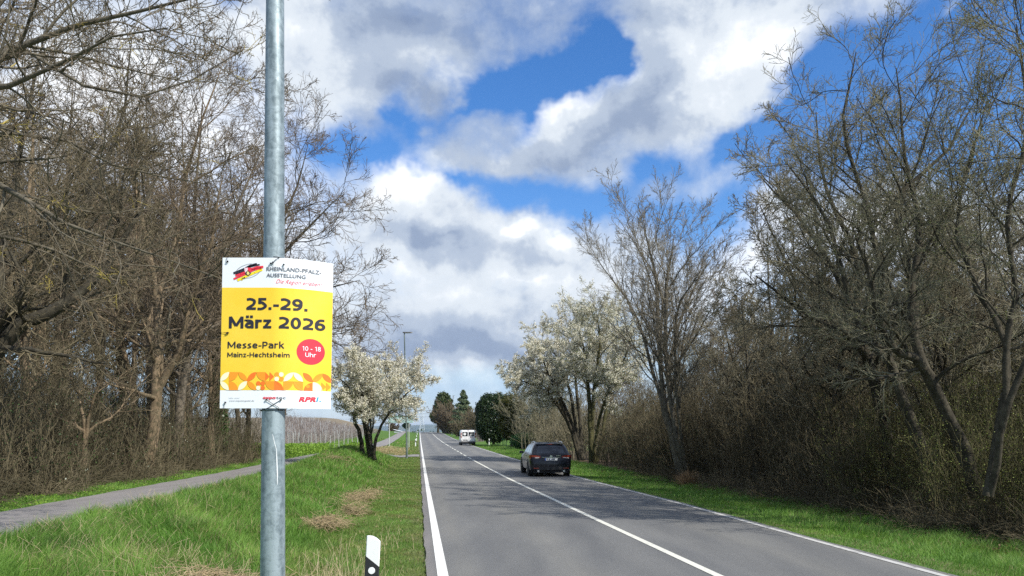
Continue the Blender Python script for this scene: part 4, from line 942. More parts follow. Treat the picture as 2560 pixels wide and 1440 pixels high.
PW_, PH_ = .594, .831; XLE, ZT = -1.606, .944
def PP(u, v, off=0.0):
    """poster point: u metres from the left edge, v metres down from the top edge, off metres in front of the board"""
    tilt = .016*(v/PH_)
    a = .285
    if u < a: x, y, nx, ny = XLE+u, 0.0, 0.0, -1.0
    else:
        t = (u-a)/(PW_-a); x = XLE+a+(PW_-a)*(t*.985-.035*t*t); y = .155*t**1.65
        dx = (.985-.07*t)*(PW_-a); dy = .155*1.65*t**.65; L = sqrt(dx*dx+dy*dy); nx, ny = dy/L, -dx/L
    return (x+nx*off-tilt+.010*(1-u/PW_*.4), 4.192+y+ny*off, ZT-v+CZ)
def ab(x, y, ox=530, oy=620, sc=3.35):       # crop pixel of the enlarged photo -> metres on the poster
    px, py = ox+x/sc, oy+y/sc
    xl = 556-(py-645)/376*6; xr = 826-(py-658)/364*3
    a = (px-xl)/(xr-xl); top = 645+13*max(0, (a-.5)/.5)**1.5
    return a*PW_, (py-top)/(1021.5-top)*PH_
post = empty('poster', PP(.28, PH_), 'white and yellow event poster with dates in bold black, tied to the metal pole', 'poster')
PO = Vector(post.location)
def pgrid(name, u0, u1, v0, v1, off, m, nu=28, nv=6, back=None):
    mb = MB(); vs = []
    for j in range(nv+1):
        for i in range(nu+1): vs.append(Vector(PP(u0+(u1-u0)*i/nu, v0+(v1-v0)*j/nv, off))-PO)
    n = nu+1; fs = [(j*n+i, j*n+i+1, (j+1)*n+i+1, (j+1)*n+i) for j in range(nv) for i in range(nu)]
    if back is not None:
        o = len(vs)
        for j in range(nv+1):
            for i in range(nu+1): vs.append(Vector(PP(u0+(u1-u0)*i/nu, v0+(v1-v0)*j/nv, back))-PO)
        fs += [tuple(o+q for q in f[::-1]) for f in fs[:]]
        for i in range(nu): fs += [(i, o+i, o+i+1, i+1), (nv*n+i, nv*n+i+1, o+nv*n+i+1, o+nv*n+i)]
        for j in range(nv): fs += [(j*n, (j+1)*n, o+(j+1)*n, o+j*n), (j*n+nu, o+j*n+nu, o+(j+1)*n+nu, (j+1)*n+nu)]
    mb.add(vs, fs); return mb.build(name, m, post, True, auto=40)
M_white = mat('poster_white', (.83, .86, .89), .38, noise_=(3, (.79, .82, .86), .4, .7))
M_yel = mat('poster_yellow', (.92, .60, .035), .40, noise_=(2.2, (.90, .66, .065), .40, .65))
M_ink = mat('print_black', (.018, .018, .03), .5)
M_red = mat('print_red', (.78, .035, .06), .45)
M_cream = mat('print_cream', (.92, .86, .58), .45)
M_or1 = mat('print_orange', (.92, .33, .02), .45); M_or2 = mat('print_deep_orange', (.90, .19, .02), .45)
M_grey = mat('print_grey', (.16, .17, .19), .5); M_blue = mat('print_blue', (.02, .35, .55), .5); M_lgrey = mat('print_light_grey', (.40, .43, .47), .5)
pgrid('board', 0, PW_, 0, PH_, 0, M_white, 36, 8, back=-.0035)
YT, YB = .165, .731
pgrid('yellow_field', .0005, PW_-.0005, YT, YB, .0006, M_yel, 36, 4)
def flat(name, polys, off, mats):
    """polys: list of (list of (u,v), material index); polygons are clipped into narrow columns so they follow the bend"""
    mb = MB()
    for poly, mi in polys:
        mb.add([Vector(PP(min(max(u, .0008), PW_-.0008), v, off))-PO for u, v in poly], [tuple(range(len(poly)))], mi)
    return mb.build(name, mats, post)
def fan_strips(outline_top, outline_bot, n=8):
    """vertical slices between two functions of u"""
    pass
def text(name, s, u0, u1, v_base, cap, off, m, bold=0.0, shear=0.0, parent=None):
    """lettering on the poster; weight comes from overlaying slightly shifted copies of the same glyphs"""
    c = bpy.data.curves.new('t', 'FONT'); c.body = s; c.size = 1; c.shear = shear; c.resolution_u = 4; c.offset = min(bold, 0.0)
    if bold > 0: c.space_character = 1+bold*1.6
    o = bpy.data.objects.new('t', c); COL.objects.link(o)
    dg = bpy.context.evaluated_depsgraph_get(); dg.update()
    me = bpy.data.meshes.new_from_object(o.evaluated_get(dg)); bpy.data.objects.remove(o)
    xs = [v.co.x for v in me.vertices]; x0, x1 = min(xs), max(xs)
    ky = cap/.729; kx = (u1-u0)/(x1-x0+2*max(bold, 0)); sh = [(0, 0)]
    if bold > 0: sh = [(bold*a_, bold*.75*b_) for a_, b_ in ((0, 0), (-1, -1), (1, -1), (-1, 1), (1, 1), (0, 1), (0, -1), (-1, 0), (1, 0))]
    mb = MB()
    for q, (dx, dy) in enumerate(sh):
        mb.add([Vector(PP(u0+(v.co.x-x0+dx+max(bold, 0))*kx, v_base-(v.co.y+dy)*ky, off+q*.00006))-PO for v in me.vertices], [tuple(f.vertices) for f in me.polygons])
    return mb.build(name, m, post)
def T(name, s, x0, x1, yb, yc, m, bold=0., shear=0., cropargs=(530, 620, 3.35), off=.0024):
    """x0,x1 extents, yb baseline, yc cap top, in crop pixels (baseline taken at the left end)"""
    u0, vb = ab(x0, yb, *cropargs); _, vc = ab(x0, yc, *cropargs); u1, _ = ab(x1, yb, *cropargs)
    return text(name, s, u0, u1, vb, vb-vc, off, m, bold, shear)
# a small stroke alphabet (humanist bold, open shapes) for the printed dates
def crv(pts, n=6):
    P = [np.array(p, float) for p in pts]; P = [2*P[0]-P[1]]+P+[2*P[-1]-P[-2]]; out = []
    for i in range(1, len(P)-2):
        for k in range(n):
            t = k/n; out.append(.5*((2*P[i])+(-P[i-1]+P[i+1])*t+(2*P[i-1]-5*P[i]+4*P[i+1]-P[i+2])*t*t+(-P[i-1]+3*P[i]-3*P[i+1]+P[i+2])*t**3))
    return [tuple(v) for v in out]+[tuple(P[-2])]
def arc(cx_, cy_, rx, ry, a0, a1, n=20): return [(cx_+rx*cos(radians(a0+(a1-a0)*k/n)), cy_+ry*sin(radians(a0+(a1-a0)*k/n))) for k in range(n+1)]
def glyph(ch, t):
    c = t/2; x = .75; sq = t*1.08
    def dot_(cx_, y0): return [(cx_, y0), (cx_, y0+sq)]
    if ch == ' ': return .30, []
    if ch == '.': return sq*1.1, [dot_(c*1.1, 0)]
    if ch == '-': return .38, [[(0, .36), (.38, .36)]]
    if ch == 'M': w = 1.02; return w, [[(c, 0), (c, 1)], [(c*1.0, 1-c*.2), (w/2, .20)], [(w/2, .20), (w-c, 1-c*.2)], [(w-c, 1), (w-c, 0)]]
    if ch == 'H': w = .82; return w, [[(c, 0), (c, 1)], [(c, .5), (w-c, .5)], [(w-c, 0), (w-c, 1)]]
    if ch == 'U': w = .80; return w, [[(c, 1), (c, .36)]+arc(w/2, .36, w/2-c, .36-c, 180, 360)+[(w-c, 1)]]
    if ch == 'P': w = .68; return w, [[(c, 0), (c, 1)], [(c, 1-c), (.34, 1-c)]+arc(.36, (1-c+.42)/2, w-c-.36, (1-c-.42)/2, 90, -90)+[(c, .42)]]
    if ch in 'aä':
        w = .62; g = [[(.07, x-.13)]+crv([(.07, x-.10), (.30, x-c), (w-c-.05, x-.17), (w-c, x-.32)])+[(w-c, 0)], [(w-c, .43), (.30, .42)]+arc(.29, .42/2+c/2, .29-c, .21-c/2, 90, 270)+crv([(.33, c), (w-c-.06, c+.06), (w-c, .24)])]
        if ch == 'ä': g += [dot_(.17, .87), dot_(.45, .87)]
        return w, g
    if ch == 'r': w = .46; return w, [[(c, 0), (c, x)], crv([(c+.01, x-.30), (.22, x-.08-c*.4), (w, x-c-.02)])]
    if ch == 'z': w = .57; return w, [[(.01, x-c), (w-.02, x-c)], [(w-c*1.25, x-c*1.1), (c*1.25, c*1.1)], [(0, c), (w, c)]]
    if ch == 'e': w = .66; return w, [[(c, x/2), (w-c, x/2)], arc(w/2, x/2, w/2-c, x/2-c, 0, 300, 26)+[(w-.05, .07+c*.3)]]
    if ch == 's': w = .52; return w, [crv([(w-.06, x-.07-c*.2), (.31, x-c), (c+.01, x*.73), (.26, x*.51), (w-c-.01, x*.27), (.22, c), (.01, .07+c*.2)], 8)]
    if ch == 'n': w = .66; return w, [[(c, 0), (c, x)], crv([(c, x-.30), (.22, x-c-.06), (.38, x-c), (w-c-.02, x-.20), (w-c, x-.34)])+[(w-c, 0)]]
    if ch == 'h': w = .66; return w, [[(c, 0), (c, 1.05)], crv([(c, x-.30), (.22, x-c-.06), (.38, x-c), (w-c-.02, x-.20), (w-c, x-.34)])+[(w-c, 0)]]
    if ch == 'm': w = 1.06; h_ = w/2; return w, [[(c, 0), (c, x)], crv([(c, x-.30), (.20, x-c-.05), (.34, x-c), (h_-.02, x-.20), (h_, x-.34)])+[(h_, 0)], crv([(h_, x-.30), (h_+.14, x-c-.05), (h_+.28, x-c), (w-c-.02, x-.20), (w-c, x-.34)])+[(w-c, 0)]]
    if ch == 'c': w = .54; return w, [[(w-.02, x-.06-c*.3)]+arc(w*.56, x/2, w*.56-c, x/2-c, 70, 290)+[(w-.02, .06+c*.3)]]
    if ch == 't': w = .44; return w, [[(.16, x+.20), (.16, .25)]+crv([(.16, .24), (.20, c+.03), (.31, c), (w, c+.02)]), [(0, x-c), (w, x-c)]]
    if ch == 'k': w = .64; return w, [[(c, 0), (c, 1.05)], [(c+.04, .36), (w-.09, x)], [(.24, .44), (w-.06, 0)]]
    if ch == 'i': return t, [[(c, 0), (c, x)], dot_(c, .88)]
    w = .68
    if ch == '2': return w, [crv([(.04, .86), (.30, 1-c), (w-c-.02, .76), (.50, .46), (.14, .18), (c*1.1, c)], 8), [(.02, c), (w, c)]]
    if ch == '5': return w, [[(w-.06, 1-c), (.11, 1-c)], [(.11+c*.6, 1), (.11+c*.5, .50)], crv([(.13, .57), (.33, .61), (w-c, .33), (.34, c), (.02, .06+c*.2)], 8)]
    if ch == '0': return w, [arc(w/2, .5, w/2-c, .5-c, 90, 452, 36)]
    if ch == '8': return w, [arc(w/2, .755, w/2-c-.03, .245-c*.75, 90, 452, 30), arc(w/2, .27, w/2-c, .27-c, 90, 452, 30)]
    if ch == '1': return w*.8, [[(.36, 0), (.36, 1)], [(.36, 1-c), (.08, .82)]]
    n9 = [arc(w/2, .67, w/2-c, .33-c, 0, 362, 32), crv([(w-c, .67), (w-c-.03, .34), (.36, c+.03), (.07, c)], 8)]
    if ch == '9': return w, n9
    if ch == '6': return w, [[(w-a_, 1-b_) for a_, b_ in q] for q in n9]
    return .5, []
def stroke_text(name, s_, u0, u1, vb, cap, off, m, t=.2, gap=.115):
    tot = 0; items = []
    for ch in s_: w, g = glyph(ch, t); items.append((tot, g)); tot += w+gap
    kx = (u1-u0)/(tot-gap); mb = MB(); lay = 0
    for x0_, g in items:
        for path_ in g:
            P = [np.array(p, float) for p in path_]; Q = [P[0]]
            for p in P[1:]:
                if np.linalg.norm(p-Q[-1]) > .004: Q.append(p)
            P = Q; L_, R_ = [], []
            for i, p in enumerate(P):
                d1 = P[i]-P[i-1] if i else P[1]-P[0]; d2 = P[i+1]-P[i] if i < len(P)-1 else d1
                d1 = d1/np.linalg.norm(d1); d2 = d2/np.linalg.norm(d2); d = d1+d2; d = d/max(np.linalg.norm(d), 1e-6); k = t/2/max(.55, float(np.dot(d, d1)))
                n_ = np.array((-d[1], d[0]))*k; L_.append(p+n_); R_.append(p-n_)
            vs = [Vector(PP(u0+(q[0]+x0_)*kx, vb-q[1]*cap, off+(lay % 5)*.00007))-PO for q in L_+R_]; n = len(P)
            mb.add(vs, [(i, n+i, n+i+1, i+1) for i in range(n-1)]); lay += 1
    return mb.build(name, m, post)
def TS(name, s_, x0, x1, yb, yc, m, t=.2, gap=.115, off=.0024):
    u0, vb = ab(x0, yb); _, vc = ab(x0, yc); u1, _ = ab(x1, yb); return stroke_text(name, s_, u0, u1, vb, vb-vc, off, m, t, gap)
TS('date_text', '25.-29.', 290, 795, 521, 421, M_ink, .205, .10); TS('date_text', 'März 2026', 143, 932, 676, 577, M_ink, .205, .10)
TS('venue_text', 'Messe-Park', 133, 612, 843, 787, M_ink, .165, .12); TS('venue_text', 'Mainz-Hechtsheim', 131, 655, 917, 877, M_ink, .17, .13)
T('title_text', 'RHEINLAND-PFALZ-', 460, 897, 194, 160, M_grey, .018)
T('title_text', 'AUSSTELLUNG', 460, 776, 246, 214, M_grey, .018)
T('slogan_text', 'Die Region erleben!', 540, 905, 298, 262, M_red, -.006, .45)
T('sponsor_text', 'expo', 437, 545, 1266, 1241, M_red, .03)
T('sponsor_text', 'tec', 549, 627, 1266, 1241, M_grey, .01)
T('broadcaster_text', 'RPR', 729, 862, 1286, 1246, M_red, .045, .25)
T('broadcaster_text', '1.', 866, 903, 1286, 1246, M_blue, .03, .2)
T('address_text', 'Infos unter', 147, 240, 1263, 1252, M_lgrey)
T('address_text', 'www.expotecgmbh.de', 147, 362, 1287, 1275, M_grey)
# red round badge
def disc(name, uc, vc, r, off, m, nr=6, na=40, rings0=0.0):
    mb = MB(); vs = [Vector(PP(uc, vc, off))-PO]; fs = []
    for j in range(1, nr+1):
        for i in range(na): vs.append(Vector(PP(uc+r*j/nr*cos(2*pi*i/na), vc+r*j/nr*sin(2*pi*i/na), off))-PO)
    fs += [(0, 1+i, 1+(i+1) % na) for i in range(na)]
    for j in range(nr-1):
        for i in range(na): fs.append((1+j*na+i, 1+(j+1)*na+i, 1+(j+1)*na+(i+1) % na, 1+j*na+(i+1) % na))
    mb.add(vs, fs); return mb.build(name, m, post)
uc, vc = ab(820, 870); disc('time_badge', uc, vc, .0725, .0014, M_red)
TS('badge_text', '10 - 18', 752, 897, 860, 822, M_white, .15, .12, off=.0034)
TS('badge_text', 'Uhr', 776, 860, 912, 876, M_white, .15, .12, off=.0034)
# geometric border
cw = PW_/11.9; V0 = YB-2*cw; polys = []
def lens(i, j, kind, mi):
    u0, v0 = i*cw, V0+j*cw; pts = []
    for k in range(9):
        t = k/8*pi/2; pts.append((1-cos(t)*1.0, 1-sin(t))) # quarter arc from (0,1) to (1,0) around (1,1)
    for k in range(1, 8):
        t = pi/2-k/8*pi/2; pts.append((sin(t), cos(t)))     # back around (0,0)
    if kind == '\\': pts = [(1-a, b) for a, b in pts]
    polys.append(([(u0+a*cw, v0+b*cw) for a, b in pts], mi))
def quart(i, j, cx_, cy_, mi, r=1.0):
    u0, v0 = i*cw, V0+j*cw; sx, sy = (1 if cx_ == 0 else -1), (1 if cy_ == 0 else -1)
    pts = [(cx_, cy_)]+[(cx_+sx*r*cos(t*pi/16), cy_+sy*r*sin(t*pi/16)) for t in range(9)]
    polys.append(([(u0+a*cw, v0+b*cw) for a, b in pts], mi))
def dot(i, j, cx_, cy_, r, mi):
    u0, v0 = i*cw, V0+j*cw; polys.append(([(u0+(cx_+r*cos(t*pi/8))*cw, v0+(cy_+r*sin(t*pi/8))*cw) for t in range(16)], mi))
def tri(i, j, x, mi, y0=0., y1=1.):
    u0, v0 = i*cw, V0+j*cw; polys.append(([(u0+x*cw, v0+y0*cw), (u0+(x+.48)*cw, v0+(y0+y1)/2*cw), (u0+x*cw, v0+y1*cw)], mi))
CR, O1, O2 = 0, 1, 2
lens(0, 0, '/', CR); quart(1, 0, 0, 0, O1); lens(2, 0, '\\', O1); lens(3, 0, '/', O2); quart(4, 0, 1, 0, O1, .98); tri(5, 0, 0, O2); tri(5, 0, .5, O2)
dot(6, 0, .27, .25, .25, O1); dot(6, 0, .75, .25, .25, CR); dot(6, 0, .27, .75, .25, CR); dot(6, 0, .75, .75, .25, O1)
lens(7, 0, '/', CR); lens(8, 0, '\\', CR); lens(9, 0, '\\', O2); lens(10, 0, '/', O1); lens(10.95, 0, '\\', O2)
lens(0, 1, '\\', CR); quart(1, 1, 0, 1, O1); lens(2, 1, '/', CR); lens(3, 1, '\\', O1); dot(4, 1, .25, .25, .25, O2); dot(4, 1, .75, .25, .25, O2); dot(4, 1, .25, .75, .25, CR); dot(4, 1, .75, .75, .25, O2)
quart(5, 1, 1, 0, O1); quart(6, 1, 0, 1, O2); quart(7, 1, 0, 0, O1); quart(8, 1, 1, 0, O1); quart(9, 1, 1, 1, O2, .9); dot(9, 1, .5, .5, .2, O1); quart(10, 1, 0, 1, CR); tri(10.9, 1, 0, O1); tri(10.9, 1, .48, O1)
flat('border_pattern', polys, .0022, [M_cream, M_or1, M_or2])
# flag emblem: brush strokes, ring, shield
polys = []
def stroke(pts, w, mi):
    q = [ab(x, y, 560, 640, 9.143) for x, y in pts]; w = w/9.143/452
    for (a, b), (c, d) in zip(q[:-1], q[1:]):
        L = sqrt((c-a)**2+(d-b)**2); nx, ny = -(d-b)/L*w/2, (c-a)/L*w/2; ex, ey = (c-a)/L*.0006, (d-b)/L*.0006
        polys.append(([(a+nx-ex, b+ny-ey), (c+nx+ex, d+ny+ey), (c-nx+ex, d-ny+ey), (a-nx-ex, b-ny-ey)], mi))
stroke([(220, 402), (350, 352), (480, 300), (600, 232), (755, 190)], 50, 0); stroke([(560, 262), (680, 232), (820, 205)], 34, 0); stroke([(270, 425), (470, 350)], 26, 0)
stroke([(265, 452), (380, 420), (500, 372), (640, 305), (760, 268), (905, 258)], 52, 1); stroke([(225, 535), (350, 480), (500, 415), (700, 320), (860, 290)], 44, 1)
stroke([(310, 565), (430, 510), (560, 450), (700, 390), (880, 318)], 55, 2); stroke([(400, 560), (480, 500)], 30, 2)
flat('flag_emblem', polys, .0018, [M_ink, M_red, mat('print_gold', (.92, .72, .02), .45)])
polys = []
E = [(560+300*cos(t)*.97-70*sin(t)*.5, 352+165*sin(t)-110*cos(t)*.35) for t in np.linspace(.25, 2.0, 14)]; stroke(E, 7, 0); flat('emblem_ring', polys, .0024, [M_grey]); polys = []
E = [(560+300*cos(t)*.97-70*sin(t)*.5, 352+165*sin(t)-110*cos(t)*.35) for t in np.linspace(3.3, 4.9, 14)]; stroke(E, 7, 0)
flat('emblem_ring', polys, .0024, [M_grey])
polys = []
def shp(pts, mi): polys.append(([ab(x, y, 560, 640, 9.143) for x, y in pts], mi))
shp([(470, 280), (550, 275), (550, 400), (490, 385), (472, 340)], 0); shp([(550, 275), (630, 280), (632, 340), (615, 385), (550, 400)], 1)
shp([(485, 400), (550, 335), (625, 400), (600, 440), (550, 465), (505, 440)], 2)
flat('shield', polys, .0030, [mat('print_pink', (.85, .55, .60), .5), M_red, M_ink])
polys = []; shp([(545, 355), (580, 380), (590, 425), (555, 445), (525, 425), (530, 385)], 0); shp([(505, 290), (520, 290), (520, 370), (505, 365)], 1)
flat('shield_charge', polys, .0034, [mat('print_lion_gold', (.80, .68, .25), .5), M_white])
# cable ties
M_tie = mat('black_plastic', (.02, .02, .025), .4)
def tie(pts, r=.0017, closed=False):
    mb = MB(); mb.ring([Vector(p)-PO for p in pts], [r]*len(pts), 6); 
    p = Vector(pts[0])-PO; mb.box(p.x-.004, p.x+.004, p.y-.004, p.y+.002, p.z-.004, p.z+.004)
    return mb.build('cable_tie', M_tie, post)
def q_(x, y, off=.006): u, v = ab(x, y); return PP(u, v, off)
def around(z, a0, a1, r=.004, n=14):   # points on the pole surface, a=angle from facing camera
    return [(pole_c(z-0)+(pole_r(z)+r)*sin(a), PD-(pole_r(z)+r)*cos(a), z) for a in np.linspace(a0, a1, n)]
zb = PP(.28, PH_)[2]
tie([q_(468, 1274), q_(525, 1310), q_(572, 1338)]+around(zb-.008, .7, 2.6)); tie([q_(588, 1274), q_(530, 1310), q_(482, 1342)]+around(zb-.006, -.7, -2.6))
tie(around(zb-.010, -1.2, 1.2, .003), .0016)
tie([q_(497, 134), q_(516, 126), q_(540, 100), q_(570, 84)]+around(PP(.2, 0)[2]+.008, .25, 2.4)); tie([q_(603, 143), q_(604, 142, .002)], .002)
tie([q_(516, 126), q_(518, 150), q_(512, 165)], .0008)
tie([q_(132, 118), q_(125, 104), q_(128, 84), q_(130, 78)], .0013); tie([q_(132, 118), q_(112, 126)], .0008)
tie([q_(138, 714), q_(110, 712), q_(82, 709), PP(-.012, .5, -.003)], .0015); tie([q_(130, 716), q_(108, 735)], .0008)
tie([q_(118, 1296), q_(108, 1320), q_(106, 1342), q_(110, 1352)], .0013)

# ------------------------------------------------------------------ delineator posts
M_dw = mat('post_white_plastic', (.82, .83, .82), .45, noise_=(6, (.70, .71, .69), .55, .8)); M_db = mat('post_black_plastic', (.025, .025, .03), .4); M_refl = mat('reflector_white', (.85, .86, .86), .2, spec=.8); M_amber = mat('reflector_amber', (.75, .30, .03), .25)
def delineator(loc, label, rot=0.0, flip=1, amber=False):
    root = empty('delineator_post', loc, label, 'road marker post', 'white and black delineator posts along the road', rot)
    w, dp, H = .060, .055, 0.95
    sec = [(-w, -.004), (-w*.9, -.012), (w*.9, -.012), (w, -.004), (w*.85, dp*.5), (w*.3, dp), (-w*.3, dp), (-w*.85, dp*.5)]
    def body(z0, z1, g=0.0, name='body', m=M_dw):
        mb = MB()
        secs = []
        for k in (0, 1):
            zz = (z0, z1)[k]; r = []
            for x, y in sec: r.append((x*(1+g/w), y*(1+g/dp) - (g if y < 0 else 0), zz(x) if callable(zz) else zz))
            secs.append(r)
        if name == 'body':
            top = [(x*.93, y*.93, z1(x)+.010*(1-(x/w)**2)) for x, y in sec]; secs.append(top)
        mb.loft(secs); return mb.build(name, m, root, False, bevel=.004 if name == 'body' else 0)
    body(-.15, lambda x: H-.045*(x*flip+w)/(2*w)-.0, 0, 'body', M_dw)
    body(lambda x: .515-.045*(x*flip/w), lambda x: .735-.045*(x*flip/w), .0016, 'black_band', M_db)
    mb = MB(); mb.ring([(-.002, -.0138, .655), (-.002, -.0195, .655)], [.030, .028], 24); mb.build('reflector', M_amber if amber else M_refl, root)
    return root
D0 = 6.5; x0 = X_(920, D0); d0 = delineator((x0, D0, Z_(1341, D0)-.945), 'nearest white and black delineator post at the bottom edge beside the road', .04); d0.rotation_euler = (0, radians(3), .04)
def copy_thing(root, loc, rotz, label, sc=1.0):
    c = root.copy(); COL.objects.link(c); c.location = loc; c.rotation_euler = (0, 0, rotz); c.scale = (sc, sc, sc); c['label'] = label
    for ch in root.children:
        d = ch.copy(); COL.objects.link(d); d.parent = c
        for g in ch.children: e = g.copy(); COL.objects.link(e); e.parent = d
    return c
for D, px, lab in [(92, 1039, 'small delineator post beside the left edge line just beyond the street lamp'), (126, 1041.5, 'second distant delineator post on the left verge, behind the first one'),
                   (192, 1043, 'farthest left delineator post near the crest of the road'), (101, 1223, 'delineator post on the right verge in front of the dark evergreens'), (178, 1130, 'tiny distant delineator post on the right verge before the white van')]:
    x = X_(px, D); s = x-float(XL(D)); copy_thing(d0, (x, D, float(gz(s, D))), .1, lab, 1.0)

# ------------------------------------------------------------------ street lamp, direction sign
M_lp = mat('lamp_post_green_grey', (.10, .13, .12), .5, metal=.2, noise_=(4, (.20, .24, .22), .4, .65)); M_lh = mat('lamp_head', (.09, .09, .085), .45)
b = G(1017, 56.5); lamp = empty('street_lamp', b, 'slim street lamp with a flat head standing left of the road beyond the blossoming tree', 'street lamp')
Ht = Z_(832, 56.5)-b[2]; mb = MB(); mb.ring([(0, 0, -.2), (0, 0, .0), (0, 0, 1.1), (0, 0, 1.15), (-.10, 0, Ht*.6), (-.18, 0, Ht)], [.085, .085, .08, .068, .055, .042], 16); mb.build('post', M_lp, lamp, True, auto=40)
mb = MB(); mb.loft([[(-.30+x, y*s_, Ht+z) for y, z in ((-.11, 0), (-.08, .05), (0, .075), (.08, .05), (.11, 0), (0, -.025))] for x, s_, in ((0, .35), (.12, .9), (.35, 1.2), (.60, 1.0), (.72, .4))]); mb.build('lamp_head', M_lh, lamp, True, auto=35)
mb = MB(); mb.box(-.12, .26, -.09, .09, Ht-.034, Ht-.022); mb.build('lens', mat('lamp_lens', (.6, .62, .6), .2), lamp)
mb = MB(); mb.box(-.04, .04, -.086, -.08, .45, .85); mb.build('service_door', M_lp, lamp)
b = G(972, 88); sg = empty('direction_sign', b, 'pale green rectangular road sign on two thin posts left of the road in the distance', 'road sign')
z0, z1 = Z_(1057, 88)-b[2], Z_(1040, 88)-b[2]; wS = X_(1031, 88)-X_(970, 88)
mb = MB(); mb.box(-.06, wS, -.03, .03, z0, z1); mb.build('panel', mat('sign_panel', (.38, .55, .52), .4), sg, bevel=.02)
mb = MB(); mb.box(-.08, wS+.02, -.05, -.035, z1-.07, z1+.03); mb.build('top_rail', mat('sign_rail', (.08, .20, .13), .5), sg)
M_sm = mat('sign_marks', (.62, .72, .70), .5)
for i in range(5): mb = MB(); mb.box(.35+i*.38, .60+i*.38, -.036, -.031, z0+.22+.08*(i % 2), z0+.42+.05*(i % 3)); mb.build('sign_mark', M_sm, sg)
for x in (.05, wS-.5):
    mb = MB(); mb.ring([(x, .06, -.2), (x, .06, z1)], [.045, .045], 10); mb.build('post', mat('sign_post', (.50, .52, .48), .5), sg)

# ------------------------------------------------------------------ vehicles
M_tyre = mat('tyre', (.022, .022, .022), .8, bump=(60, .4, .004)); M_rim = mat('rim', (.38, .39, .41), .3, metal=.8); M_dark = mat('dark_plastic', (.02, .02, .021), .6); M_glass = mat('dark_glass', (.008, .011, .018), .05, spec=.6, coat=.3)
M_paint = mat('black_paint', (.012, .013, .018), .22, spec=.3, coat=.22, noise_=(3, (.014, .014, .017), .4, .7)); M_chrome = mat('chrome', (.7, .72, .74), .15, metal=1.0); M_lred = mat('tail_red', (.34, .045, .02), .18, coat=.6); M_lclr = mat('tail_clear', (.72, .62, .55), .15, coat=.6)
M_sglass = mat('side_glass', (.30, .34, .38), .08, metal=.75, spec=.9); M_plate = mat('plate_white', (.75, .76, .74), .4); M_eu = mat('plate_blue', (.02, .08, .40), .4)  # side glass: pale metallic colour stands in for bright sky reflections
def wheel(root, x, y, r, wd, side):
    mb = MB(); prof = [(0, r*.80), (.02, r*.96), (.06, r), (wd-.06, r), (wd-.02, r*.96), (wd, r*.80), (wd, r*.62), (0, r*.62)]
    n = 32; secs = [[(x+side*(wd/2-a) if side > 0 else x-(wd/2-a), y+q*cos(2*pi*k/n), r+q*sin(2*pi*k/n)) for k in range(n)] for a, q in prof]
    mb.loft(secs+[secs[0]], cap=False); w = mb.build('wheel', M_tyre, root, True, auto=40)
    mb = MB(); xo = x+side*(wd/2-.045)
    secs = [[(xo+side*o, y+q*cos(2*pi*k/n), r+q*sin(2*pi*k/n)) for k in range(n)] for o, q in ((.02, r*.63), (.025, r*.56), (-.05, r*.54), (-.06, .02))]; mb.loft(secs, cap=False)
    for k in range(7):
        a = 2*pi*k/7; M = Matrix.Translation((xo-side*.0, y, r)) @ Matrix.Rotation(a, 4, 'X'); mb.box(-.012, .012, -.028, .028, .02, r*.58, M=M)
    mb.build('rim', M_rim, w, False)
def rrect(hw, y0, y1, z, rr, n=6):
    pts = []
    for cx_, cy_, a0 in ((hw-rr, y1-rr, 0), (-hw+rr, y1-rr, pi/2), (-hw+rr, y0+rr, pi), (hw-rr, y0+rr, 1.5*pi)):
        for k in range(n+1): a = a0+k/n*pi/2; pts.append((cx_+rr*cos(a), cy_+rr*sin(a), z))
    return pts
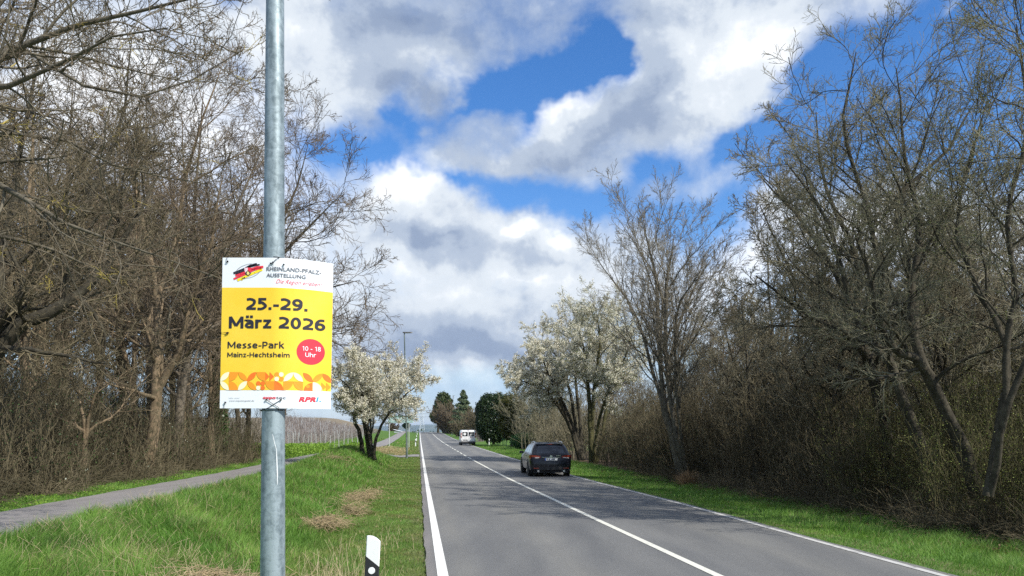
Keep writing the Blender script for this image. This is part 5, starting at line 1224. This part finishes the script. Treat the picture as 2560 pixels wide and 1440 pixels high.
def wagon(loc, rot):
    root = empty('estate_car', loc, 'black estate car seen from behind driving away in the right lane', 'car', None, rot)
    # lower body: sections across the car, from the rear bumper to the nose
    st = [  # y, half width, bottom, sill, belt z, top z
        (0.00, .70, .34, .40, .60, .66), (.03, .80, .27, .34, .66, .74), (.10, .865, .23, .30, .84, .90), (.22, .892, .21, .28, .92, .965), (.6, .905, .20, .28, .955, .985), (1.5, .905, .19, .27, .95, .98),
        (2.6, .905, .19, .27, .935, .965), (3.4, .90, .19, .27, .90, .95), (3.9, .89, .19, .27, .84, .90), (4.4, .85, .20, .29, .72, .79), (4.65, .74, .22, .32, .60, .68), (4.74, .58, .28, .38, .50, .56)]
    secs = []
    for y, w, zb_, zs_, zw, zt in st:
        h = [(w*.80, zb_), (w*.97, zs_), (w, zs_+(zw-zs_)*.35), (w*.995, zs_+(zw-zs_)*.75), (w*.965, zw), (w*.90, zt), (w*.5, zt+.012)]
        secs.append([(x, y, z) for x, z in h]+[(-x, y, z) for x, z in h[::-1]])
    mb = MB(); mb.loft(secs); body = mb.build('body', M_paint, root, True, auto=38)
    GZ = [(.93, .10, 3.55, .825, .16), (1.02, .20, 3.25, .80, .15), (1.18, .37, 2.80, .745, .14), (1.32, .50, 2.45, .675, .14), (1.40, .60, 2.25, .62, .15), (1.445, .78, 2.05, .53, .18), (1.46, 1.0, 1.85, .38, .2)]
    mb = MB(); mb.loft([rrect(hw, y0, y1, z, rr) for z, y0, y1, hw, rr in GZ]); mb.build('cabin', M_paint, root, True, auto=50)
    gz_ = np.array(GZ); f = lambda z, c: float(np.interp(z, gz_[:, 0], gz_[:, c]))
    # rear window
    mb = MB(); vs = []; nz, nx = 6, 8
    for j in range(nz+1):
        z = .985+(1.355-.985)*j/nz
        for i in range(nx+1):
            t = -1+2*i/nx; x = t*(f(z, 3)-.095*(1 if j else .8)); vs.append((x, f(z, 1)-.012+.02*t*t*t*t, z))
    mb.add(vs, [(j*(nx+1)+i, j*(nx+1)+i+1, (j+1)*(nx+1)+i+1, (j+1)*(nx+1)+i) for j in range(nz) for i in range(nx)]); rw = mb.build('rear_window', M_glass, root, True)
    mb = MB(); mb.ring([(-.02, .175, 1.0), (.32, .235, 1.05)], [.008, .006], 6); mb.build('wiper', M_dark, rw)
    # spoiler lip
    mb = MB(); mb.loft([[(x, .50-.02*abs(x), 1.395-.03*abs(x)), (x, .62, 1.435-.05*abs(x)), (x, .72, 1.40-.05*abs(x)), (x, .56, 1.37-.05*abs(x))] for x in (-.58, -.3, 0, .3, .58)]); mb.build('roof_spoiler', M_paint, root, True, auto=40)
    mb = MB(); mb.box(-.14, .14, .492, .50, 1.375, 1.388); mb.build('brake_light', M_lred, root)
    for sd in (-1, 1):
        for (ya, yb, yc, yd) in ((.62, 1.28, .78, 1.30), (1.36, 2.18, 1.38, 2.10), (2.26, 3.02, 2.18, 2.42)):
            mb = MB(); vs = []
            for j in range(4):
                z = 1.0+.33*j/3; t = j/3; off = .006
                y0 = ya+(yc-ya)*t; y1 = yb+(yd-yb)*t; vs += [(sd*(f(z, 3)+off), y0, z), (sd*(f(z, 3)+off), y1, z)]
            mb.add(vs, [(2*j, 2*j+1, 2*j+3, 2*j+2) for j in range(3)]); mb.build('side_window', M_sglass, root)
        mb = MB(); mb.ring([(sd*.60, .85, 1.415), (sd*.585, .95, 1.475), (sd*.565, 1.5, 1.487), (sd*.60, 2.15, 1.43)], [.014]*4, 8); mb.build('roof_rail', M_chrome, root)
        # tail lamp wrapping the corner
        mb = MB()
        xs = [.46, .58, .70, .80, .872, .905, .915]; yy = [.062, .066, .078, .100, .150, .25, .36]; lo = [.80, .775, .755, .755, .765, .785, .815]; hi = [.885, .905, .915, .92, .925, .925, .90]
        vs = [(sd*(x+.004), y-.012, z) for x, y, a, b_ in zip(xs, yy, lo, hi) for z in (a, b_)]
        mb.add(vs, [(2*i, 2*i+1, 2*i+3, 2*i+2) for i in range(len(xs)-1)]); tl = mb.build('tail_light', M_lred, root, True)
        mb = MB(); mb.add([(sd*x, y-.022, z) for x, y, z in ((.52, .062, .80), (.66, .072, .785), (.70, .076, .83), (.50, .06, .845))], [(0, 1, 2, 3)]); mb.build('lamp_lens', M_lclr, tl)
        # mirror, door handles, exhaust, reflector
        mb = MB(); mb.loft([[(sd*(.90+a), 2.72+c*.06, .98+d*.055) for c, d in ((-1, -1), (1, -1), (1, 1), (-1, 1))] for a in (0, .08, .19)]); mb.build('wing_mirror', M_paint, root, False, bevel=.02)
        for yh in (1.45, 2.30):
            mb = MB(); mb.box(sd*.908-.012, sd*.908+.012, yh, yh+.18, .84, .865); mb.build('door_handle', M_chrome if sd > 5 else M_paint, root)
        mb = MB(); mb.box(sd*.60-.15, sd*.60+.15, -.006, .03, .355, .385); mb.build('reflector', M_lred, root)
        mb = MB(); mb.ring([(sd*.55, -.01, .25), (sd*.55, .25, .25)], [.045, .045], 14); mb.build('exhaust', M_chrome, root)
        for y in (.92, 3.68):
            mb = MB(); n = 24; mb.loft([[(sd*o, y+.385*cos(2*pi*k/n), .345+.385*sin(2*pi*k/n)) for k in range(n)] for o in (.70, .908)]); mb.build('wheel_arch', M_dark, root)
            wheel(root, sd*.81, y, .335, .215, sd)
    mb = MB(); mb.box(-.72, .72, .12, 4.5, .17, .30); mb.build('underbody', M_dark, root)
    mb = MB(); mb.loft([[(x, y0, .30), (x, y0-.004, .42), (x, y0+.03, .44), (x, y0+.03, .28)] for x, y0 in ((-.62, .0), (-.3, -.012), (.3, -.012), (.62, .0))]); mb.build('rear_diffuser', M_dark, root)
    mb = MB(); mb.box(-.27, .27, .004, .016, .70, .80); pl = mb.build('number_plate', M_plate, root)
    mb = MB(); mb.box(-.268, -.225, .000, .004, .702, .798); mb.build('plate_band', M_eu, pl)
    for xa, xb in ((-.19, -.145), (-.10, -.06), (.02, .06), (.075, .115), (.13, .165)): mb = MB(); mb.box(xa, xb, .001, .004, .722, .778); mb.build('plate_character', M_ink, pl)
    mb = MB(); mb.ring([(.0, .03, .865), (0, .055, .865)], [.055, .055], 20); mb.build('badge', M_chrome, root)
    mb = MB(); mb.box(-.40, .40, .040, .052, .815, .83); mb.build('trim_strip', M_chrome, root)
    mb = MB(); mb.box(.22, .42, .052, .062, .885, .905); mb.build('badge', M_chrome, root)
    mb = MB(); mb.ring([(0, .05, .28), (0, -.05, .27), (0, -.06, .33)], [.018, .018, .024], 8); mb.build('tow_bar', M_dark, root)
    return root
hd = atan(.1225)
D = 32.3; x = X_(1378, D); wagon((x, D, float(rz(D))+.002), hd*.72)

M_van = mat('white_paint', (.78, .78, .77), .3, coat=.5, noise_=(2, (.70, .69, .67), .5, .8)); M_vside = mat('silver_paint', (.62, .63, .64), .35, coat=.4); M_bump = mat('grey_bumper', (.05, .05, .052), .6)
D = 97; b = (X_(1170.5, D), D, float(rz(D))+.002)
van = empty('van', b, 'white van with dark rear windows ahead of the black car', 'van', None, hd)
def vsec(y, w, zb_, zt, rr=.12, tum=.05):
    h = [(w*.9, zb_), (w, zb_+.1), (w, zb_+.6), (w-tum*.4, 1.25), (w-tum, zt-rr), (w-tum-rr*.3, zt-rr*.3), (w-tum-rr, zt)]
    return [(x, y, z) for x, z in h]+[(-x, y, z) for x, z in h[::-1]]
mb = MB(); mb.loft([vsec(0, .92, .34, 1.86), vsec(.05, .95, .32, 1.93), vsec(.4, .955, .30, 1.965), (vsec(2.6, .955, .30, 1.965)), vsec(3.3, .95, .30, 1.88), vsec(3.9, .94, .30, 1.28, .08, .02), vsec(4.5, .90, .32, .98, .08, .0), vsec(4.75, .75, .38, .72, .06, .0)]); mb.build('body', M_van, van, True, auto=35)
for sd in (-1, 1):
    mb = MB(); c0, c1 = (.035, .80) if sd > 0 else (-.80, -.035)
    mb.box(c0, c1, -.022, .004, .52, 1.80); dr = mb.build('rear_door', M_van, van, False, bevel=.02)
    mb = MB(); w0, w1 = (.06, .74) if sd > 0 else (-.74, -.06); mb.box(w0, w1, -.032, -.020, 1.17, 1.70); wn_ = mb.build('door_window', M_glass, dr, False, bevel=.03)
    if sd < 0:
        mb = MB(); mb.ring([(-.44, -.034, 1.45), (-.44, -.038, 1.45)], [.18, .18], 24); mb.build('round_sticker', M_van, wn_)
        mb = MB(); mb.box(-.70, -.10, -.030, -.021, .62, .73); mb.build('number_plate_recess', M_dark, dr); mb = MB(); mb.box(-.50, -.18, -.028, -.021, .93, .96); mb.build('trim', M_vside, dr)
    else:
        mb = MB(); mb.box(.28, .62, -.037, -.033, 1.55, 1.60); mb.box(.20, .66, -.037, -.033, 1.32, 1.40); mb.box(.14, .40, -.037, -.033, 1.24, 1.28); mb.build('window_lettering', M_van, wn_)
        mb = MB(); mb.box(.20, .66, -.028, -.021, .95, 1.02); mb.build('sticker', mat('sticker_pink', (.75, .45, .45), .5), dr)
    mb = MB(); mb.box(sd*.885-.055, sd*.885+.055, -.018, .03, .98, 1.62); tl = mb.build('tail_light', M_lred, van, False, bevel=.015)
    mb = MB(); mb.box(sd*.885-.045, sd*.885+.045, -.022, -.016, 1.18, 1.36); mb.build('lamp_lens', M_lclr, tl)
    mb = MB(); mb.box(sd*.89-.05, sd*.89+.05, -.030, .0, .58, .66); mb.build('hinge', M_dark, van)
    mb = MB(); mb.loft([[(sd*(.95+a), 3.25+c*.06, 1.22+d*.13) for c, d in ((-1, -1), (1, -1), (1, 1), (-1, 1))] for a in (.0, .08, .22)]); mb.build('wing_mirror', M_dark, van, bevel=.02)
    mb = MB(); mb.add([(sd*.949, 2.55, 1.2), (sd*.949, 3.35, 1.2), (sd*.92, 3.1, 1.72), (sd*.92, 2.55, 1.72)], [(0, 1, 2, 3)]); mb.build('side_window', M_glass, van)
    for y in (.85, 3.75):
        n = 20; mb = MB(); mb.loft([[(sd*o, y+.36*cos(2*pi*k/n), .35+.36*sin(2*pi*k/n)) for k in range(n)] for o in (.72, .958)]); mb.build('wheel_arch', M_dark, van); wheel(van, sd*.85, y, .325, .21, sd)
mb = MB(); mb.loft([[(x, y0, .30), (x, y0-.02, .36), (x, y0-.02, .50), (x, y0+.05, .53), (x, y0+.12, .30)] for x, y0 in ((-.94, .03), (-.85, -.06), (.85, -.06), (.94, .03))]); mb.build('bumper', M_bump, van, False, bevel=.02)
mb = MB(); mb.box(-.12, .12, -.01, .01, 1.865, 1.895); mb.build('brake_light', M_lred, van)
mb = MB(); mb.box(-.8, .8, .1, 4.5, .20, .34); mb.build('underbody', M_dark, van)

# ------------------------------------------------------------------ evergreens and far bushes
def mass(root, name, c, rad, n, size, m, seed, lump=.25, low=0.0, cone=0.0, boxy=0.0):
    rg = np.random.default_rng(seed); d = norm(rg.normal(0, 1, (n, 3))); r = rg.random(n)**.22
    r = r*(1+lump*(snoise(d[:, 0]*3, d[:, 1]*3+d[:, 2]*4, 1.6, seed)+.5*snoise(d[:, 2]*6, d[:, 0]*7, 1.7, seed+2)))
    P = d*r[:, None]; t = (P[:, 2]+1)/2
    P[:, :2] *= (1-cone*np.clip(t, 0, 1))[:, None]
    if boxy: P = np.sign(P)*np.abs(P)**boxy
    P = P*np.array(rad)+np.array(c); V, Q = flakes(rg, P, size, size*.6, .7); return link(name, mesh_np(name, V, [Q]), m, root)
def stem(root, H, r, m=B_dark, x=0.0):
    mb = MB(); mb.ring([(x, 0, -.2), (x+.03, 0, H*.4), (x-.02, .02, H*.75), (x, 0, H)], [r, r*.8, r*.5, r*.15], 8); mb.build('trunk', m, root)
    return root
b = G(1234, 104); e = stem(empty('evergreen_tree', b, 'large dark green rounded evergreen right of the road beside the olive one', 'tree'), 6.0, .2); H = Z_(982, 104)-b[2]
mass(e, 'crown', (0, 0, H*.52), (2.5, 2.1, H*.47), 32000, .10, F_dark, 91, .12, boxy=.8)
b = G(1281, 95); e = stem(empty('evergreen_tree', b, 'olive green evergreen with a paler crown, right of the dark rounded one', 'tree'), 5.0, .14, B_tan, -.1); H = Z_(988, 95)-b[2]
mass(e, 'crown', (0, 0, H*.56), (1.75, 1.6, H*.45), 26000, .10, F_oliv, 92, .22, boxy=.85)
b = G(1113, 226); e = stem(empty('pine_tree', b, 'dark pine leaning over the far bend of the road, leftmost of the right-hand trees', 'pine'), 9.5, .35, B_dark, -2.1); H = Z_(985, 226)-b[2]
mass(e, 'crown', (-.4, 0, H*.74), (3.0, 2.6, H*.28), 8000, .26, F_fir, 93, .35, cone=.35); mass(e, 'lower_boughs', (-2.9, 0, H*.42), (1.5, 1.6, 1.7), 2600, .26, F_fir, 94, .35); mass(e, 'lower_boughs', (-1.9, 0, H*.6), (1.6, 1.6, 2.0), 2400, .26, F_fir, 97, .35)
b = G(1158, 200); e = stem(empty('spruce_tree', b, 'pale blue-green spruce with a pointed top between the brown bushes', 'spruce'), 10.5, .25); H = Z_(976, 200)-b[2]
rg = np.random.default_rng(95); n = 11000; t = rg.random(n)**.75; a = rg.uniform(0, 6.28, n); lay = .62+.38*np.sin(t*40+a*1.0+.8*np.sin(a*3)); r = (4.4*(1-t)**.8*lay+.08)*rg.random(n)**.45; P = np.stack([np.cos(a)*r, np.sin(a)*r, H*(.22+.78*t)-.10*r], -1)
V, Q = flakes(rg, P, .19, .1, .7); link('crown', mesh_np('crown', V, [Q]), F_fir2, e)
def far_bush(px, D, pytop, wpx, m, label, seed, cat='bush', leaf=None, n=34):
    rg = np.random.default_rng(seed); b = G(px, D); H = Z_(pytop, D)-b[2]; W = wpx/F*D/2; root = empty('bare_bush', b, label, cat); tw = .00024*D
    k = n; P0_ = np.zeros((k, 3)); P0_[:, 0] = rg.uniform(-.4, .4, k)*W; P0_[:, 1] = rg.uniform(-.4, .4, k)*W; P0_[:, 2] = -.1
    Dd = np.stack([P0_[:, 0]/W*1.5+rg.normal(0, .15, k), P0_[:, 1]/W*1.5+rg.normal(0, .2, k), np.full(k, 1.6)], -1)
    p, r = branches(rg, P0_, norm(Dd), H*rg.uniform(.6, 1.0, k), np.full(k, tw*3), 7, .1, .02, .75, tw)
    a = spawn(rg, p, r, dict(n=14, t=(.12, 1), ang=(38, 12), len=.30, S=4, wob=.16, up=.04, rr=.6, rmin=tw, fall=.4)); c = spawn(rg, a[0], a[1], dict(n=7, t=(.1, 1), ang=(40, 12), len=.45, S=2, wob=.15, up=.03, rr=.8, rmin=tw*.8))
    V, Q = tubes([(p, r, 5)]); link('stems', mesh_np('stems', V, [Q]), B_brown, root); V, Q = tubes([(a[0], a[1], 3), (c[0], c[1], 3)]); link('twigs', mesh_np('twigs', V, [Q]), m, root)
    if leaf: V, Q = flakes(rg, along(rg, c[0], leaf[0]), leaf[1], .1, .7); link('leaves', mesh_np('leaves', V, [Q]), leaf[2], root)
    return root
far_bush(1122, 214, 1002, 62, T_red, 'big rounded red-brown bare bush between the pine and the spruce', 101, n=60)
far_bush(1150, 176, 1046, 44, T_brown, 'low brown bush in front of the spruce behind the white van', 102)
far_bush(1192, 160, 1018, 46, T_red, 'tall brown bare bush right of the spruce', 103)
far_bush(1204, 128, 1010, 40, T_brown, 'brown bare tree tucked against the left of the dark evergreen', 104)
far_bush(1330, 92, 960, 90, T_olive, 'yellow-olive budding bush right of the olive evergreen', 105, leaf=(9000, .05, F_oliv), n=50)
far_bush(1385, 80, 985, 90, T_olive, 'yellowish bush directly beyond the black car', 106, leaf=(9000, .045, F_oliv), n=46)
far_bush(983, 330, 1054, 26, T_red, 'tiny round brown bush under the direction sign', 107, n=26)
b = G(1016, 300); e = stem(empty('distant_tree', b, 'tiny dark tree on the horizon just behind the street lamp', 'tree'), 2.4, .12); mass(e, 'crown', (0, 0, 2.6), (1.5, 1.5, 1.2), 900, .25, F_dark, 96)
b = G(1318, 84); e = empty('laurel_hedge', b, 'glossy dark green laurel hedge by the verge right of the evergreens', 'hedge'); mass(e, 'leaves', (0, 0, .75), (1.9, 1.4, .95), 9000, .06, F_laurel, 98, .2); mb = MB()
for k in range(7): mb.ring([(-1.2+.4*k, 0, -.1), (-1.3+.43*k, .05, 1.2)], [.03, .015], 6)
mb.build('stems', B_dark, e)

# garden gate, paling fence, wire fence
M_gg = mat('gate_green', (.03, .16, .08), .5)
b = G(1258, 98); g = empty('garden_gate', b, 'narrow green metal gate in front of the olive evergreen', 'gate')
for x in (-.06, .42): mb = MB(); mb.box(x-.035, x+.035, -.035, .035, -.1, 1.25); mb.build('gate_post', M_gg, g)
mb = MB()
for k in range(6): mb.box(.0+k*.06, .02+k*.06, -.01, .01, .1, 1.1)
mb.box(-.02, .38, -.015, .015, .1, .14); mb.box(-.02, .38, -.015, .015, 1.06, 1.1); mb.build('gate_leaf', M_gg, g)
M_wood = mat('weathered_wood', (.30, .27, .22), .85, noise_=(6, (.42, .39, .33), .4, .7))
b = G(1392, 62); g = empty('paling_fence', b, 'weathered wooden paling fence behind the black car', 'fence'); rg = np.random.default_rng(12); mb = MB()
for k in range(13): x = k*.125; h = .9+rg.uniform(-.12, .12); mb.add([(x, 0, -.1), (x+.07, 0, -.1), (x+.07, .02, -.1), (x, .02, -.1), (x, 0, h), (x+.07, 0, h), (x+.07, .02, h), (x, .02, h), (x+.035, .01, h+.08)], [(0, 1, 5, 4), (1, 2, 6, 5), (2, 3, 7, 6), (3, 0, 4, 7), (4, 5, 8), (5, 6, 8), (6, 7, 8), (7, 4, 8)])
mb.build('pales', M_wood, g); mb = MB(); mb.box(-.05, 1.65, .022, .06, .25, .31); mb.box(-.05, 1.65, .022, .06, .68, .74); mb.build('rails', M_wood, g)
for x in (.0, 1.55): mb = MB(); mb.box(x-.05, x+.05, .062, .15, -.1, 1.35 if x < 1 else 1.15); mb.build('fence_post', M_wood, g)
b = G(1186, 122); g = empty('wire_fence', b, 'pale wire fence with stacked wood behind it, right of the white van', 'fence'); mb = MB()
for k in range(5): mb.box(k*.36-.03, k*.36+.03, -.03, .03, -.1, 2.0)
mb.build('fence_post', mat('fence_pale', (.20, .18, .17), .7), g); mb = MB()
for k in range(7): mb.box(-.05, 1.5, -.035, -.03, .2+.28*k, .225+.28*k)
for k in range(14): mb.box(.05+.1*k, .07+.1*k, -.04, -.036, .1, 1.95)
mb.build('mesh_panel', mat('fence_mesh', (.26, .21, .21), .7), g)
b = G(988, 205); g = empty('shed', b, 'small white-roofed shed beside the distant cycle path', 'shed'); mb = MB(); mb.box(-.3, 1.5, 0, 2.2, -.3, .35); mb.build('walls', mat('shed_wall', (.40, .43, .45), .7), g)
mb = MB(); mb.add([(-.5, -.2, .85), (1.7, -.2, .35), (1.7, 2.4, .35), (-.5, 2.4, .85), (-.5, -.2, .92), (1.7, -.2, .42), (1.7, 2.4, .42), (-.5, 2.4, .92)], [(0, 1, 2, 3), (4, 7, 6, 5), (0, 4, 5, 1), (1, 5, 6, 2), (2, 6, 7, 3), (3, 7, 4, 0)]); mb.build('roof', mat('shed_roof', (.75, .78, .80), .5), g)
# litter on the right verge
b = G(1918, 19.6); mb = MB(); mb.add([(-.05, 0, .06), (.02, -.03, .05), (.07, .01, .08), (.01, .04, .10), (-.03, .05, .05), (.03, .0, .13)], [(0, 1, 5), (1, 2, 5), (2, 3, 5), (3, 4, 5), (4, 0, 5), (0, 4, 3, 2, 1)])
o = mb.build('litter', mat('litter_red', (.60, .12, .05), .5), None); o.location = b; tag(o, 'small crumpled red-orange scrap lying in the right verge grass', 'litter')

# ------------------------------------------------------------------ vineyard
rg = np.random.default_rng(14); M_post = mat('vine_post', (.40, .40, .39), .7); M_vine = mat('vine_wood', (.23, .195, .175), .9, noise_=(.4, (.31, .27, .245), .4, .7))
def vpost(P, h, w):
    mb = MB(); mb.box(-w, w, -w, w, -.2, h); return mb
first = None; labs = 'grey vineyard post in the front row at the edge of the leafy strip'
for k, px in enumerate(np.linspace(722, 905, 17)):
    D = 69+.3*sin(k*2.1); x = X_(px, D); z = float(gz(x-XL(D), D))
    if first is None:
        mb = vpost(None, 1.5, .024); first = mb.build('vineyard_post', M_post, None); o = first
    else: o = first.copy(); COL.objects.link(o)
    o.location = (x, D, z); o.rotation_euler = (rg.normal(0, .03), rg.normal(0, .05), 0); o.scale = (1, 1, rg.uniform(.85, 1.1)); tag(o, labs, 'post', 'grey posts of the front vineyard row')
Vp, Qp, op = [], [], 0; A0, A1, L_, R_ = [], [], [], []
for Y in np.arange(71.5, 200, 2.3):
    x0, x1 = X_(690, Y), X_(968, Y); nP = int((x1-x0)/3.2); wpx = .00020*Y+.012
    for x in np.linspace(x0, x1, nP)+rg.uniform(0, 3):
        s = x-XL(Y)
        if s > -11.5: continue
        z = float(gz(s, Y)); h = rg.uniform(1.45, 1.8); Vp += [(x-wpx, Y, z), (x+wpx, Y, z), (x+wpx, Y, z+h), (x-wpx, Y, z+h), (x, Y+wpx*2, z), (x, Y+wpx*2, z+h)]; Qp += [(op, op+1, op+2, op+3), (op+1, op+4, op+5, op+2), (op+4, op, op+3, op+5)]; op += 6
    n = int((x1-x0)*3.4); x = rg.uniform(x0, x1, n); s = x-XL(Y); ok = s < -11.2; x, s = x[ok], s[ok]; n = len(x)
    A0.append(np.stack([x, Y+rg.normal(0, .15, n), gz(s, Y)], -1)); A1.append(norm(np.stack([rg.normal(0, .35, n), rg.normal(0, .2, n), np.ones(n)], -1))); L_.append(rg.uniform(.9, 1.7, n)); R_.append(np.full(n, .00016*Y+.010))
tag(link('vineyard_posts', mesh_np('vineyard_posts', Vp, [np.array(Qp)]), M_post), 'many grey trellis posts in the rows behind the front row of the vineyard', 'posts', None, 'stuff')
p, r = branches(rg, np.concatenate(A0), np.concatenate(A1), np.concatenate(L_), np.concatenate(R_), 4, .25, 0, .3, .008); a = spawn(rg, p, r, dict(n=4, t=(.3, 1), ang=(60, 20), len=.5, S=2, wob=.3, rr=.8, rmin=.010))
V, Q = tubes([(p, r, 3), (a[0], a[1], 3)]); tag(link('vines', mesh_np('vines', V, [Q]), M_vine), 'leafless brown vines in rows on the slope left of the road', 'vines', None, 'stuff')

# ------------------------------------------------------------------ power line far away
M_pyl = mat('pylon_steel', (.55, .60, .66), .6)
def pylon(px, py_top, py_base, D, label, th=.22, sp=6):
    b = (X_(px, D), D, Z_(py_base, D)); H = Z_(py_top, D)-b[2]; root = empty('pylon', b, label, 'pylon'); w = H*.09; mb = MB()
    def wz(z): return w*(1-z/H)**1.1+.35
    for sx in (-1, 1):
        for sy in (-1, 1): mb.ring([(sx*wz(z), sy*wz(z), z) for z in np.linspace(0, H, 6)], [th]*6, 4)
    zs = np.linspace(0, H, 12)
    for i in range(11):
        for sy in (-1, 1):
            a, c = wz(zs[i]), wz(zs[i+1]); mb.ring([(-a, sy*a, zs[i]), (c, sy*c, zs[i+1])], [th*.6]*2, 3); mb.ring([(a, sy*a, zs[i]), (-c, sy*c, zs[i+1])], [th*.6]*2, 3)
    mb.build('mast', M_pyl, root)
    for zf, L in ((.62, sp), (.76, sp*.8), (.9, sp*.6)):
        mb = MB(); mb.ring([(-L, 0, H*zf), (0, 0, H*zf+.5), (L, 0, H*zf)], [th*.6, th, th*.6], 4); mb.build('cross_arm', M_pyl, root)
    return b, H
b1, H1 = pylon(1055, 1020, 1076, 950, 'pale lattice electricity pylon straight above the crest of the road')
b2, H2 = pylon(737, 1026, 1056, 1700, 'faint electricity pylon on the left horizon beside the poster', .3, 8)
M_wire = mat('wire', (.45, .5, .58), .6); k = 0
w = empty('power_lines', ((b1[0]+b2[0])/2, (b1[1]+b2[1])/2, 0), 'thin power lines crossing the sky low between the two pylons', 'power lines')
for zf in (.62, .76, .9):
    for sgn in (-1, 1):
        A = np.array([b2[0]+sgn*7, b2[1], b2[2]+H2*zf]); B = np.array([b1[0]+sgn*5, b1[1], b1[2]+H1*zf]); pts = [tuple(A+(B-A)*t-np.array([0, 0, 14*4*t*(1-t)])-np.array(w.location)) for t in np.linspace(0, 1, 14)]
        C_ = np.array([420.+sgn*5, 620., b1[2]+H1*zf]); pts += [tuple(B+(C_-B)*t-np.array([0, 0, 8*4*t*(1-t)])-np.array(w.location)) for t in np.linspace(.08, 1, 12)]
        mb = MB(); mb.ring(pts, [.13]*len(pts), 4); mb.build('wire', M_wire, w)
# far line of trees and bushes on the plain beyond the crest
rg = np.random.default_rng(17); n = 9000; y = rg.uniform(900, 1500, n); x = X_(rg.uniform(-1500, 3500, n), y); z = gz(x-XL(y), y)+rg.random(n)*rg.uniform(2, 9, n)+4
V, Q = flakes(rg, np.stack([x, y, z], -1), 1.6, 1.5, .8); tag(link('far_woods', mesh_np('far_woods', V, [Q]), F_dark), 'thin dark line of far-off woods beyond the crest of the road', 'woods', None, 'stuff')

# ------------------------------------------------------------------ air: thin even haze over the whole plain
mb = MB(); mb.box(-16000, 16000, -2000, 17500, -80, 115)
hz = mb.build('haze', bpy.data.materials.new('haze'), None); tag(hz, kind='stuff'); hm = hz.data.materials[0]; hm.use_nodes = True; t = hm.node_tree; t.nodes.clear()
o_ = t.nodes.new('ShaderNodeOutputMaterial'); pv = t.nodes.new('ShaderNodeVolumePrincipled'); pv.inputs['Color'].default_value = (.60, .78, 1.0, 1); pv.inputs['Density'].default_value = 5e-5; pv.inputs['Anisotropy'].default_value = .2
t.links.new(pv.outputs[0], o_.inputs['Volume'])
